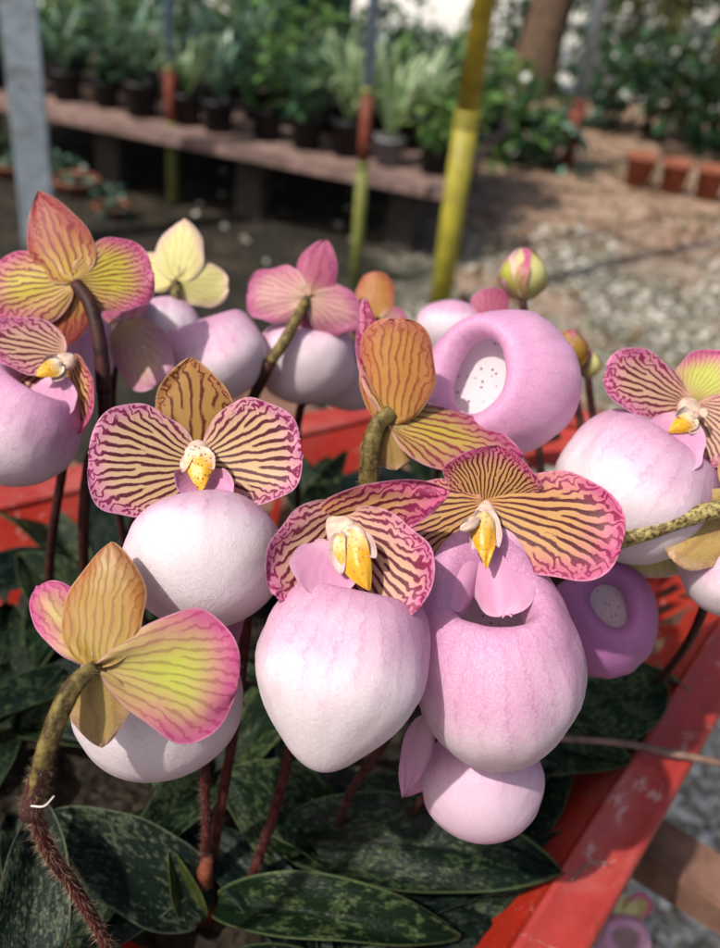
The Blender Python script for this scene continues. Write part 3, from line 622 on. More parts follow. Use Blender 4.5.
# ---- 12: right, face on with big pale pouch
o, b0 = orchid('orchid at right with netted pink petal and pale pouch above the mottled slanting stem', (640, 700))
petal(o, 'petal', (688, 402, .452), (606, 372, .440), 70, D(.15, .2, 1), (PF3, PB3), 'broad', cup=.06, ruf=.03)
petal(o, 'dorsal_sepal', (690, 400, .455), (728, 352, .452), 62, D(-.3, .1, 1), (PB1, SB1), 'ovate', cup=.1)
petal(o, 'petal', (694, 406, .452), (742, 452, .44), 78, D(-.5, .1, 1), (PF3, PB3), 'broad', cup=.1, ruf=.04)
pouch(o, (634, 487, .452), (82, 80, 76), D(.52, .70, .10), D(-.3, -.2, .95), PW, op=.40, sh=.12, wr=.022)
petal(o, 'lip_lobe', (684, 415, .440), (664, 470, .418), 62, D(-.1, .3, 1), (LOBE, LOBE), 'broad', cup=.12)
petal(o, 'synsepal', (650, 510, .475), (655, 578, .47), 90, D(0, 0, 1), (PB4, PB4), 'broad')
blob(o, 'column', (698, 402, .445), (682, 418, .436), 21, FACE, COLM, .7)
shield(o, (696, 418, .434), (672, 430, .427), 20, FACE, ST1)
blob(o, 'pollen_cap', (702, 408, .436), (705, 418, .433), 8, FACE, COLM, .8)
wings(o, (696, 414, .435), (674, 432, .428), 14, FACE, 12)
stem(o, 'flower_stem', [b0, W(690, 640, .53), W(720, 540, .49), W(715, 440, .465), W(694, 402, .456)], .0028, .0024, STD)
leafz(o, (560, 718), (668, 690), .79, .80, .075, LF3, sag=.05, zdir=(0, -.4, 1))

# ---- 13: right edge, thick mottled ovary and white pouch cut by the frame
o, b0 = orchid('orchid at the right edge whose thick yellow-brown mottled pedicel leads to a cut-off white pouch', (500, 740))
stem(o, 'ovary', [W(618, 542, .420), W(650, 530, .416), W(690, 516, .415), W(740, 505, .418)], .0036, .0042, OVM, HAIRG, 200, .0015, swell=.0006)
petal(o, 'synsepal', (745, 500, .425), (672, 560, .42), 70, D(-.2, -.1, 1), (SYN, SYN), 'round', cup=-.1)
petal(o, 'dorsal_sepal', (742, 503, .42), (770, 430, .43), 70, D(0, -.1, -1), (SF1, SB1), 'ovate', cup=.1)
pouch(o, (738, 560, .445), (62, 60, 58), D(0, .75, .3), D(-.2, -.2, .9), PW, op=.4, wr=.02)
stem(o, 'flower_stem', [b0, W(505, 690, .47), W(520, 610, .44), W(558, 577, .432), W(592, 558, .425), W(618, 542, .420)], .0028, .0034, STD, HAIR, 300)
leafz(o, (500, 745), (630, 762), .78, .785, .05, LF3, zdir=(0, -.3, 1))

# ---- 14: mauve pouch in the shade with pale mouth
o, b0 = orchid('orchid with a shaded mauve pouch and round pale mouth below the mottled slanting stem', (560, 740))
pouch(o, (604, 618, .475), (54, 54, 56), D(-.05, .38, .9), D(0, -.8, .5), PM, op=.36, sh=.12, shallow=True)
petal(o, 'dorsal_sepal', (608, 572, .515), (625, 540, .52), 44, D(0, .1, 1), (SF2, SB2), 'ovate')
petal(o, 'petal', (604, 572, .515), (560, 560, .52), 44, D(0, .1, 1), (PF3, PB3), 'broad')
petal(o, 'petal', (606, 572, .515), (650, 566, .52), 30, D(0, .1, 1), (PF3, PB3), 'broad')
stem(o, 'flower_stem', [b0, W(570, 690, .53), W(590, 620, .53), W(606, 572, .515)], .0026, .0022, STD)
leafz(o, (560, 745), (650, 745), .755, .78, .05, LF4)

# ---- buds and part-hidden blooms at the back
def bud(label, base, px, py, d, r, cols, stem_pts):
    o, b0 = orchid(label, base)
    for k, (m, a) in enumerate(cols):
        q = math.radians(a); off = D(math.cos(q), 0.1, math.sin(q))
        sc = d / FP; B = W(px, py + r, d) + off * r * sc * .15; T = W(px, py - r, d) + off * r * sc * .1
        petal(o, 'sepal', B, T, 1.75 * r * sc, off, (m, m), 'round', cup=-.42, sag=.42, metric=True, world=True)
    stem(o, 'flower_stem', [b0] + [W(*p) for p in stem_pts] + [W(px, py + r * .9, d)], .0024, .0028, STD)
    return o
bud('closed round bud in green and pink standing alone against the gravel', (560, 620), 523, 275, .60, 26, [(PB4, 60), (PB1, 150), (SYNP, 205), (SB1, -30), (SYN, 270)], [(545, 500, .63), (528, 360, .61)])
bud('small olive bud low beside the gravel, right of the open pink pouch', (610, 600), 570, 350, .62, 20, [(SB1, 70), (PB1, 160), (SYN, 250), (SB2, -20)], [(595, 500, .65), (578, 410, .63)])
bud('tiny yellow-green bud with a brown tip touching the olive bud', (620, 595), 588, 364, .63, 14, [(PB4, 70), (PB2, 160), (SYN, 250), (SB2, -20)], [(605, 500, .66), (592, 410, .64)])
o, b0 = orchid('half hidden orchid with pale lilac pouch and dull pink sepal behind the open-mouthed pouch', (430, 590))
pouch(o, (452, 330, .615), (36, 38, 30), D(.2, .8, -.2), D(0, .3, .9), PL, op=.4)
petal(o, 'dorsal_sepal', (492, 322, .60), (490, 288, .60), 38, D(0, -.1, -1), (SF2, SB4), 'broad', cup=.15)
petal(o, 'petal', (490, 320, .605), (520, 328, .60), 34, D(0, -.1, -1), (PF3, PB3), 'broad', cup=.15)
stem(o, 'flower_stem', [b0, W(440, 450, .64), W(470, 360, .615), W(490, 322, .603)], .0026, .0026, STD)

# more mottled leaves filling the tray, each rosette a plant without a flower
def rosette(label, px, py, n, L, mats, a0=0.0, zt=.03):
    c = G(px, py, SOIL); r = thing('leaf_rosette', c, label, 'orchid plant', 'flowerless rosettes in the red tray')
    for k in range(n):
        a = a0 + 2 * math.pi * k / n + random.uniform(-.3, .3); l = L * random.uniform(.75, 1.1)
        T = c + Vector((math.cos(a) * l, math.sin(a) * l, random.uniform(.3, 1) * zt)); B = c + Vector((math.cos(a) * .006, math.sin(a) * .006, .004 + .003 * k))
        petal(r, 'leaf', B, T, l * .33, (0, 0, 1), (mats[k % len(mats)], LFB), 'leaf', metric=True, world=True, th=.0012, cup=.10, sag=.10, ruf=.02, rk=5)
rosette('low rosette of mottled dark leaves under the kinked hairy stem', 60, 960, 6, .11, [LF2, LF1], .3)
rosette('low rosette of teal leaves beside the round dark leaf at left', 10, 745, 6, .12, [LF4, LF1, LF3], .8, .05)
rosette('low rosette behind the three maroon stems', 215, 790, 6, .12, [LF4, LF3, LF1], .1, .05)
rosette('low rosette below the front white pouch', 330, 985, 6, .12, [LF4, LF1], .5)
rosette('low rosette between the lowest lilac pouch and the red rim', 500, 870, 6, .10, [LF1, LF4], .9)
rosette('low rosette under the mauve pouch', 540, 700, 6, .11, [LF3, LF4], .2, .05)
rosette('low rosette behind the dark striped petal in the tray middle', 330, 560, 6, .13, [LF4, LF3, LF1], .4, .06)
rosette('low rosette in the far left of the tray before the red side', 90, 580, 6, .13, [LF3, LF4], .7, .05)
rosette('low rosette beneath the two dark stems', 120, 690, 6, .12, [LF1, LF3], .1, .05)
rosette('low rosette at the far end of the tray', 440, 500, 6, .13, [LF3, LF4], .4, .06)

# ------------------------------------------------------------------ the red tray on its bench
RIM = .78
def redm(name, col, dirt):
    k = N(name); p = k.objc(); n = k.noise(p, 18, 6, .6); n2 = k.noise(p, 160, 4, .7)
    c = k.mix(k.ss(n, .3, .7), tuple(q * .75 for q in col), col)
    c = k.mix(k.m('MULTIPLY', k.ss(k.noise(p, 9, 6, .7), .48, .66), .55), c, dirt)
    c = k.mix(k.m('MULTIPLY', k.ss(n2, .58, .7), .35), c, (.25, .16, .12))
    sc = k.noise(p, 34, 6, .75, 1.2); c = k.mix(k.m('MULTIPLY', k.ss(sc, .58, .66), .5), c, (.60, .42, .38)); c = k.mix(k.m('MULTIPLY', k.ss(k.noise(p, 55, 6, .7), .60, .70), .6), c, (.07, .035, .025))
    return k.bsdf(c, k.ss(n, .2, .8, .35, .6), .4, k.bump(n2, .25, .0012), trans=.10, tcol=col)
RED = redm('tray_red_plastic', (.40, .022, .010), (.24, .045, .03))
REDR = redm('tray_rim_faded', (.42, .045, .036), (.36, .12, .105))
quad = [G(350, 1198, RIM), G(817, 469, RIM), G(440, 402, RIM), G(-800, 708, RIM)]      # inner edge, near-right first, anticlockwise
ctr = sum(quad, Vector()) / 4
def offs(q, d):
    out = []
    for i in range(4):
        p0, p1, p2 = q[i - 1], q[i], q[(i + 1) % 4]
        e1 = (p1 - p0).normalized(); e2 = (p2 - p1).normalized(); n1 = Vector((e1.y, -e1.x, 0)); n2 = Vector((e2.y, -e2.x, 0))
        k = (n1 + n2); out.append(p1 + k * d / (1 + n1.dot(n2)))
    return out
tray = thing('plant_tray', (ctr.x, ctr.y, .63), 'faded red plastic crate with broad flat rim and lattice sides holding the orchids', 'tray')
mb = MB(); TR = .034
lay = [(0, -.004), (0, .001), (.0015, .004), (.005, .004), (.007, .001), (TR - .008, .001), (TR - .006, .004), (TR - .002, .004), (TR, .001), (TR, -.014), (TR - .003, -.014), (TR - .003, -.002), (.003, -.002)]
for j, (d, dz) in enumerate(lay):
    for i, p in enumerate(offs(quad, d)):
        pass
rings = [[p + Vector((0, 0, dz)) for p in offs(quad, d)] for d, dz in lay]
nd = 24
V = []; F = []
for rg in rings:
    for i in range(4):
        a, b = rg[i], rg[(i + 1) % 4]
        for k in range(nd):
            p = a.lerp(b, k / nd); w = .0016 * noise.noise(p * 9); V.append(p + Vector((w, w, w * .6)))
n4 = nd * 4
for j in range(len(rings)):
    jn = (j + 1) % len(rings)
    for i in range(n4): F.append((j * n4 + i, j * n4 + (i + 1) % n4, jn * n4 + (i + 1) % n4, jn * n4 + i))
rim = obj('rim', V, F, REDR, tray)
# lattice walls leaning in towards the floor: top band, bottom band and crossing slats
TAP = .85; DW = .112
for i in range(4):
    a, b = quad[i], quad[(i + 1) % 4]; L = (b - a).length; e = (b - a) / L; nrm = Vector((e.y, -e.x, 0))
    dn = (Vector((0, 0, -1)) - nrm * TAP).normalized(); fn = e.cross(dn).normalized(); HW = DW * math.sqrt(1 + TAP * TAP)
    R = Matrix((e, fn, -dn)).transposed(); mb = MB(); mid = (a + b) / 2
    cut = DW * TAP
    mb.box(mid + dn * .024 + Vector((0, 0, -.002)), (L / 2 - .020, .0016, .022), R); mb.box(mid + dn * (HW - .012), (L / 2 - cut, .0016, .013), R)
    n = int((L - cut) / .05); Lx = L - cut * 1.4; hh = HW - .066
    for k in range(n):
        x = (k + .5) / n * Lx - Lx / 2
        for sgn in (-1, 1):
            A = sgn * math.atan2(hh, Lx / n); q = Matrix.Rotation(-A, 3, 'Y')
            mb.box(mid + e * x + dn * (HW * .5 + .011) + fn * (.0014 * sgn), (math.hypot(hh, Lx / n) / 2, .0013, .0038), R @ q)
    mb.build('lattice_side', RED, tray, smooth=False)
quad_f = offs(quad, -DW * TAP)
V = [p + Vector((0, 0, -DW - .001)) for p in quad_f]; V += [p + Vector((0, 0, -DW - .005)) for p in quad_f]
obj('tray_floor', V, [(0, 1, 2, 3), (7, 6, 5, 4)] + [(i, i + 4, (i + 1) % 4 + 4, (i + 1) % 4) for i in range(4)], RED, tray, smooth=False)
# potting mix, mounded a little
def soil_mat(name, a, b, sc=60):
    k = N(name); p = k.pos(); n = k.noise(p, sc, 6, .7); v = k.vor(p, sc * 1.4)[0]
    c = k.mix(k.ss(n, .35, .7), a, b); c = k.mix(k.m('MULTIPLY', k.ss(v, .3, .1), .5), c, tuple(q * 1.8 for q in b))
    return k.bsdf(c, .9, .15, k.bump(k.m('ADD', n, v), .9, .006))
SOILM = soil_mat('potting_mix_dark', (.010, .008, .006), (.04, .030, .022), 90)
ns = 70; q = offs(quad, -.100); P = []
for i in range(ns):
    for j in range(ns):
        s, t = i / (ns - 1), j / (ns - 1)
        p = q[0].lerp(q[1], s).lerp(q[3].lerp(q[2], s), t)
        edge = min(s, 1 - s, t, 1 - t) * ns
        z = SOIL + .010 * noise.noise(p * 25) + .006 * noise.noise(p * 80) - .022 * max(0, 1 - edge / 6) ** 1.3
        P.append((p.x, p.y, z))
I = np.arange(ns * ns).reshape(ns, ns)
so = obj('potting_mix', P, np.stack([I[:-1, :-1], I[1:, :-1], I[1:, 1:], I[:-1, 1:]], -1).reshape(-1, 4), SOILM)
tag(so, 'dark crumbly potting mix filling the red tray', 'potting mix', kind='stuff')
# bench of weathered slats
WOOD = plain('bench_weathered_wood', (.16, .085, .06), .75, .35, 30, dirt=(.07, .045, .035))
bc = Vector((ctr.x, ctr.y, 0)); er = (quad[1] - quad[0]).normalized(); en = Vector((er.y, -er.x, 0))
bench = thing('plant_bench', bc, 'low weathered timber bench whose brown slats carry the red tray', 'bench')
Rb = Matrix((er, en, Vector((0, 0, 1)))).transposed()
pb = G(672, 905, .605)
lx = [(pb - bc).dot(er), (pb - bc).dot(er) + .30, (pb - bc).dot(er) + .60, (pb - bc).dot(er) - .3]
for x in lx:
    m_ = MB(); m_.box(bc + er * x + en * -.05 + Vector((0, 0, .6125)), (.022, .62, .0165), Rb, bev=.003); m_.build('slat', WOOD, bench, smooth=False)
for s in (-1, 1):
    m_ = MB(); m_.box(bc + en * (-.05 + s * .20) + er * .1 + Vector((0, 0, .572)), (.60, .022, .0235), Rb, bev=.003); m_.build('rail', WOOD, bench, smooth=False)
    for x in (-.42, .62):
        m_ = MB(); m_.box(bc + en * (-.05 + s * .20) + er * x + Vector((0, 0, .257)), (.025, .025, .291), Rb, bev=.003); m_.build('leg', WOOD, bench, smooth=False)
bench.location.z += .034
# fallen bloom on the slat and dry twigs
fl = W(624, 950, depth(G(624, 940, .65)))
o = thing('fallen_flower', fl, 'pale lilac bloom with a yellowish sepal lying below the red rim', 'flower')
dd = depth(fl)
pouch(o, (622, 944, dd), (26, 28, 30), D(.0, .5, .8), D(0, -.8, .5), PW, op=.4)
petal(o, 'petal', (626, 918, dd), (648, 896, dd), 26, D(0, .1, 1), (PB1, PB2), 'broad', cup=.1)
petal(o, 'petal', (618, 922, dd), (632, 896, dd), 22, D(0, .1, 1), (PB4, PB2), 'broad', cup=.1)
TW = plain('dry_twig', (.17, .10, .08), .8, .3, 90)
def twig(label, pts, r0, r1):
    P = spline(pts, 20); V, F = tube_geo(P, [r0 + (r1 - r0) * i / 19 for i in range(20)], 8)
    return tag(obj('dry_twig', V, F, TW), label, 'twig')
twig('long brown dry stalk lying across the red rim', [G(550, 738, .800), G(620, 743, .795), G(680, 755, .789), G(790, 776, .789)], .0022, .0028)
twig('tiny dark curled twig lying on the red rim', [G(572, 880, .786), G(585, 866, .785), G(597, 861, .785), G(607, 864, .785)], .0006, .0008)
twig('thin twig inside the tray below the mauve pouch', [G(655, 660, .775), G(665, 672, .775), G(690, 690, .789)], .0012, .0009)

# ------------------------------------------------------------------ ground
def ground_mat():
    k = N('ground_earth_gravel'); p = k.pos(); x, y, z = k.sep(p)[:3]
    big = k.noise(p, .9, 4, .6); med = k.noise(p, 7, 5, .65); fine = k.noise(p, 60, 5, .7); v = k.vor(p, 46)
    grav = k.mix(k.ss(k.sep(v[1])[0], .2, .9), (.21, .20, .16), (.50, .475, .41)); grav = k.mix(k.m('MULTIPLY', k.ss(v[0], .28, .55), .7), grav, (.09, .085, .06))
    earth = k.mix(k.ss(med, .35, .65), (.26, .165, .115), (.44, .31, .23)); earth = k.mix(k.m('MULTIPLY', k.ss(fine, .55, .7), .5), earth, (.38, .29, .23))
    # brown trodden earth farther off, gravel nearer the bench
    far = k.ss(k.m('ADD', y, k.m('MULTIPLY', k.m('SUBTRACT', big, .5), 1.8)), 3.55, 4.15)
    c = k.mix(far, grav, earth)
    c = k.mix(k.m('MULTIPLY', k.ss(k.noise(p, 1.7, 6, .65), .48, .62), .75), c, earth)
    c = k.mix(k.m('MULTIPLY', k.ss(k.noise(p, 3.1, 6, .65), .54, .66), .7), c, (.07, .055, .035))
    c = k.mix(k.m('MULTIPLY', k.ss(k.noise(p, 2.3, 5, .6), .52, .66), .55), c, (.055, .075, .03))
    # packed dark soil by the left bench, darkened further for the trees' shade
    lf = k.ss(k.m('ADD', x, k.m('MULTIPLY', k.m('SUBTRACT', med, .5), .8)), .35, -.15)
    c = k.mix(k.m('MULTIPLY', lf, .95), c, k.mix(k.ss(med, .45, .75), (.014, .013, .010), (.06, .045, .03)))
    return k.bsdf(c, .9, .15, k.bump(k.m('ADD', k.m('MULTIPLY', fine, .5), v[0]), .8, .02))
gx = np.concatenate([[-60, -20, -8], np.linspace(-4, 5, 90), [9, 20, 60]]); gy = np.concatenate([[-30, -8, -2], np.linspace(-.5, 9, 95), [13, 25, 90]])
X, Y = np.meshgrid(gx, gy, indexing='ij')
Z = np.array([[.03 * noise.noise(Vector((a * .7, b * .7, 0))) + .012 * noise.noise(Vector((a * 3, b * 3, 5))) for b in gy] for a in gx]) - .02
I = np.arange(X.size).reshape(X.shape)
gr = obj('ground', np.stack([X, Y, Z], -1).reshape(-1, 3), np.stack([I[:-1, :-1], I[1:, :-1], I[1:, 1:], I[:-1, 1:]], -1).reshape(-1, 4), ground_mat())
tag(gr, 'gravelly earth ground of the nursery', kind='structure')
def gz(x, y): return .03 * noise.noise(Vector((x * .7, y * .7, 0))) + .012 * noise.noise(Vector((x * 3, y * 3, 5))) - .02
# loose stones
import bmesh
bm = bmesh.new(); bmesh.ops.create_icosphere(bm, subdivisions=1, radius=1); bm.verts.ensure_lookup_table()
IV = np.array([v.co for v in bm.verts]); IF = np.array([[v.index for v in f.verts] for f in bm.faces]); bm.free()
def gravel_mat():
    k = N('gravel_stone'); c0 = k.attr('tone'); n = k.noise(k.pos(), 120, 4, .6)
    c = k.mix(k.ss(c0, .0, .55), (.17, .16, .125), (.43, .41, .36)); c = k.mix(k.ss(c0, .6, 1.0), c, (.58, .56, .52))
    c = k.mix(k.m('MULTIPLY', k.ss(n, .5, .7), .4), c, (.13, .12, .08))
    return k.bsdf(c, .8, .25, k.bump(n, .3, .002))
pts = []
while len(pts) < 11000:
    if random.random() < .45: x, y = random.uniform(.30, 1.15), random.uniform(.55, 1.6); s = random.uniform(.006, .016)
    else: x, y = random.uniform(-.9, 3.0), random.uniform(1.8, 4.6); s = random.uniform(.008, .020)
    if x < .12 + .2 * noise.noise(Vector((x * 3, y * 3, 2))) and y > 1.8 and random.random() < .93: continue
    if y > 1.8 and noise.noise(Vector((x * 1.7, y * 1.7, 4))) < -.05 + .12 * (y - 2.6) and random.random() < .8: continue
    if y > 3.6 and random.random() < (y - 3.6) * .8: continue
    pts.append((x, y, gz(x, y) + s * .25, s))
pts = np.array(pts); n = len(pts); k = len(IV)
sc = pts[:, 3, None, None] * rng.uniform(.6, 1.3, (n, 1, 3)); sc[..., 2] *= .6
ang = rng.uniform(0, 6.28, n); ca, sa = np.cos(ang)[:, None], np.sin(ang)[:, None]
Vl = IV[None] * (1 + rng.uniform(-.22, .22, (n, k, 1))) * sc
Vx = Vl[..., 0] * ca - Vl[..., 1] * sa; Vy = Vl[..., 0] * sa + Vl[..., 1] * ca
V = np.stack([Vx, Vy, Vl[..., 2]], -1) + pts[:, None, :3]
F = (IF[None] + (np.arange(n) * k)[:, None, None]).reshape(-1, 3)
go = obj('gravel', V.reshape(-1, 3), F, gravel_mat(), attrs={'tone': np.repeat(rng.random(n) ** 1.6, k)})
tag(go, 'loose grey and white gravel scattered over the ground', 'gravel', kind='stuff')

# ------------------------------------------------------------------ foliage helpers
def foliage_mat(name, dark, light, tr=.25, rough=.3):
    k = N(name); t = k.attr('tone'); c = k.mix(k.ss(t, 0, 1), dark, light)
    return k.bsdf(c, rough, .28, trans=tr, tcol=k.mix(.5, c, (.22, .30, .03)))
FG = [foliage_mat('foliage_mid_green', (.012, .045, .014), (.16, .30, .09)),
      foliage_mat('foliage_deep_green', (.006, .024, .013), (.07, .17, .08)),
      foliage_mat('foliage_fresh_green', (.025, .075, .016), (.26, .40, .12)),
      foliage_mat('foliage_blue_green', (.014, .045, .036), (.18, .30, .22)),
      foliage_mat('foliage_olive', (.03, .035, .01), (.20, .20, .07)),
      foliage_mat('foliage_dry_brown', (.10, .05, .02), (.24, .14, .06))]
SPID = foliage_mat('spider_plant_blade', (.16, .26, .10), (.46, .56, .36), .3)
def leaves_geo(base, dirs, L, wd, up=None, droop=.3):
    """leaf blades: 7 vertices each (base, two mid, centre, two outer, tip) arranged on a bent midrib"""
    n = len(base); d = dirs / (np.linalg.norm(dirs, axis=1, keepdims=True) + 1e-9)
    ref = np.where(np.abs(d[:, 2:3]) > .95, np.array([[1., 0, 0]]), np.array([[0, 0, 1.]])); s = np.cross(d, ref); s /= np.linalg.norm(s, axis=1, keepdims=True) + 1e-9
    roll = rng.uniform(-.6, .6, n)[:, None]; nn = np.cross(s, d); s2 = s * np.cos(roll) + nn * np.sin(roll)
    L = np.broadcast_to(np.asarray(L, float), (n,))[:, None]; wd = np.broadcast_to(np.asarray(wd, float), (n,))[:, None]
    g = np.array([[0, 0, -1.]]) * L * droop
    p = lambda u, v: base + d * L * u + s2 * wd * v + g * u * u
    V = np.stack([p(0, 0), p(.33, -.42), p(.33, .42), p(.68, -.38), p(.68, .38), p(1, 0)], 1)
    f = np.array([[0, 1, 2, 2], [1, 3, 4, 2], [3, 5, 4, 4]])
    return V.reshape(-1, 3), n
def leaf_faces(n):
    q = np.array([[1, 3, 4, 2]]); t = np.array([[0, 1, 2], [3, 5, 4]]); o = (np.arange(n) * 6)[:, None, None]
    return [tuple(x) for x in (t[None] + o).reshape(-1, 3)] + [tuple(x) for x in (q[None] + o).reshape(-1, 4)]
def leafmesh(name, base, dirs, L, wd, mat, parent=None, droop=.3, origin=None):
    V, n = leaves_geo(np.asarray(base, float), np.asarray(dirs, float), L, wd, droop=droop)
    return obj(name, V, leaf_faces(n), mat, parent, None, {'tone': np.repeat(rng.random(n) ** 2.3, 6)}, smooth=False, origin=origin)  # tone skewed dark: deep shade and few sunlit leaves put into the colour
def clump_pts(c, rad, n, lobes=7, hollow=.55):
    """points through a lumpy crown with gaps, and outward directions"""
    lc = rng.normal(0, 1, (lobes, 3)); lc /= np.linalg.norm(lc, axis=1, keepdims=True); lc *= rng.uniform(.25, .8, (lobes, 1)); lr = rng.uniform(.28, .55, lobes)
    i = rng.integers(0, lobes, n); d = rng.normal(0, 1, (n, 3)); d /= np.linalg.norm(d, axis=1, keepdims=True)
    q = lc[i] + d * (lr[i] * rng.uniform(hollow, 1.0, n) ** .6)[:, None]
    return np.array(c) + q * np.array(rad), d + np.array([0, 0, .25])

# ------------------------------------------------------------------ plant bench behind and its pots
CONC = plain('bench_top_concrete', (.19, .125, .11), .85, .4, 14, dirt=(.11, .07, .06), dirt_scale=9)
DARKW = plain('bench_block_dark', (.05, .042, .036), .9, .3)
e0, e1 = G(-90, 82, .30), G(446, 190, .30); ed = (e1 - e0); Lb = ed.length; ed /= Lb; bn = Vector((-ed.y, ed.x, 0))
if bn.y < 0: bn = -bn
Rk = Matrix((ed, bn, Vector((0, 0, 1)))).transposed(); DEP = 1.4
bk = thing('display_bench', (e0.x, e0.y, 0), 'long low display bench with a pinkish concrete edge crowded with potted plants', 'bench')
m_ = MB(); m_.box((e0 + e1) / 2 + bn * DEP / 2 + Vector((0, 0, -.014)), (Lb / 2, DEP / 2, .014), Rk, bev=.006); m_.build('bench_top', CONC, bk, smooth=False)
m_ = MB(); m_.box((e0 + e1) / 2 - bn * .022 + Vector((0, 0, -.012)), (Lb / 2, .02, .022), Rk, bev=.006); m_.build('edge_beam', CONC, bk, smooth=False)
for s in (.08, .36, .64, .92):
    for t in (.14, .86):
        m_ = MB(); p = e0 + ed * Lb * s + bn * DEP * t; m_.box((p.x, p.y, .126), (.06, .06, .145), Rk, bev=.006); m_.build('leg', DARKW, bk, smooth=False)
POT = [plain('nursery_pot_black', (.012, .012, .014), .5, .3), plain('nursery_pot_grey', (.16, .16, .17), .6, .2), plain('pot_terracotta', (.24, .075, .042), .8, .3, 18, dirt=(.2, .1, .07))]
MIX = plain('pot_soil', (.03, .022, .016), .9, .3, 60)
def pot_parts(root, c, r, h, mat):
    m_ = MB(); m_.lathe(c, [(.001, 0), (r * .78, 0), (r * .97, h * .86), (r * 1.06, h * .86), (r * 1.06, h), (r * .96, h), (r * .93, h * .84), (.001, h * .84)], 22, m=0)
    m_.m = [1 if i >= 22 * 6 else 0 for i in range(len(m_.f))]
    m_.build('pot', [mat, MIX], root)
def potted(c, style, r=.068, h=.125, mat=0, fm=0, hgt=.28, label='', group='potted plants on the display bench'):
    root = thing('potted_plant', c, label, 'potted plant', group); c = Vector(c)
    pot_parts(root, c, r, h, POT[mat]); top = np.array(c) + [0, 0, h * .86]
    if style == 'broad':
        n = 46; a = rng.uniform(0, 6.28, n); b = top + np.stack([np.cos(a) * r * .5, np.sin(a) * r * .5, rng.uniform(0, hgt * .75, n)], 1)
        d = np.stack([np.cos(a), np.sin(a), rng.uniform(.1, 1.2, n)], 1); leafmesh('foliage', b, d, rng.uniform(.08, .17, n), rng.uniform(.03, .06, n), FG[fm], root, .35)
    elif style == 'bushy':
        P, d = clump_pts(top + [0, 0, hgt * .5], (r * 2.4, r * 2.4, hgt * .62), 210); leafmesh('foliage', P, d, rng.uniform(.035, .07, 210), rng.uniform(.018, .035, 210), FG[fm], root, .2)
    elif style == 'strap':
        m2 = MB(); V = []; F = []; tn = []
        for q in range(30):
            a = random.uniform(0, 6.28); out = random.uniform(.10, .26); up = random.uniform(.10, hgt); w = random.uniform(.006, .011); pr = len(V)
            sd = Vector((-math.sin(a), math.cos(a), 0))
            for i in range(7):
                u = i / 6; p = Vector(top) + Vector((math.cos(a), math.sin(a), 0)) * out * u + Vector((0, 0, up * (1 - (1 - 1.35 * u) ** 2)))
                ww = w * (1 - u ** 3); V += [p - sd * ww, p + sd * ww]; tn += [random.random()] * 2
            F += [(pr + 2 * i, pr + 2 * i + 1, pr + 2 * i + 3, pr + 2 * i + 2) for i in range(6)]
        obj('foliage', V, F, SPID if fm == 9 else FG[fm], root, None, {'tone': tn})
    return root
protos = []
def copy_thing(src, loc, rz, sc, label):
    r = src.copy(); COL.objects.link(r); r.location = loc; r.rotation_euler = (0, 0, rz); r.scale = (sc, sc, sc); r['label'] = label
    for ch in src.children:
        c = ch.copy(); COL.objects.link(c); c.parent = r
    return r
STY = [('bushy', 0, 1, .26, 'bushy mid-green plant'), ('broad', 0, 0, .30, 'broad-leaved green plant'), ('strap', 0, 3, .30, 'strappy blue-green plant'), ('bushy', 0, 2, .22, 'fresh green bushy plant'), ('broad', 0, 3, .34, 'broad blue-green plant'), ('broad', 1, 1, .24, 'dark leafy plant in a grey pot'), ('bushy', 0, 0, .34, 'tall bushy green plant'), ('strap', 0, 9, .28, 'pale strappy green plant')]
ROWN = ['front', 'second', 'third', 'fourth', 'hindmost']
ORD = ['first', 'second', 'third', 'fourth', 'fifth', 'sixth', 'seventh', 'eighth', 'ninth', 'tenth', 'eleventh', 'twelfth', 'thirteenth', 'fourteenth', 'fifteenth', 'sixteenth']
made = {}
for row in range(4):
    nn = 13
    for i in range(nn):
        s = (i + .5 + random.uniform(-.12, .12)) / nn; p = e0 + ed * (Lb * s) + bn * (.20 + row * .31 + random.uniform(-.02, .02))
        k = random.choice([0, 2, 1, 2, 3, 4, 7, 6, 3] if row else [0, 2, 1, 7, 5, 3, 6]); st = STY[k]
        if row == 0 and i == nn - 2:
            potted((p.x, p.y, .30), 'strap', .06, .11, 1, 9, .34, 'pale green spider plant with arching blades at the near end of the display bench'); continue
        lab = f'{st[4]}, {ORD[i]} from left in the {ROWN[row]} bench row'
        if k not in made: made[k] = potted((p.x, p.y, .30), st[0], .068, .125, st[1], st[2], st[3], lab)
        else: copy_thing(made[k], (p.x, p.y, .30), random.uniform(0, 6), random.uniform(.85, 1.25), lab)

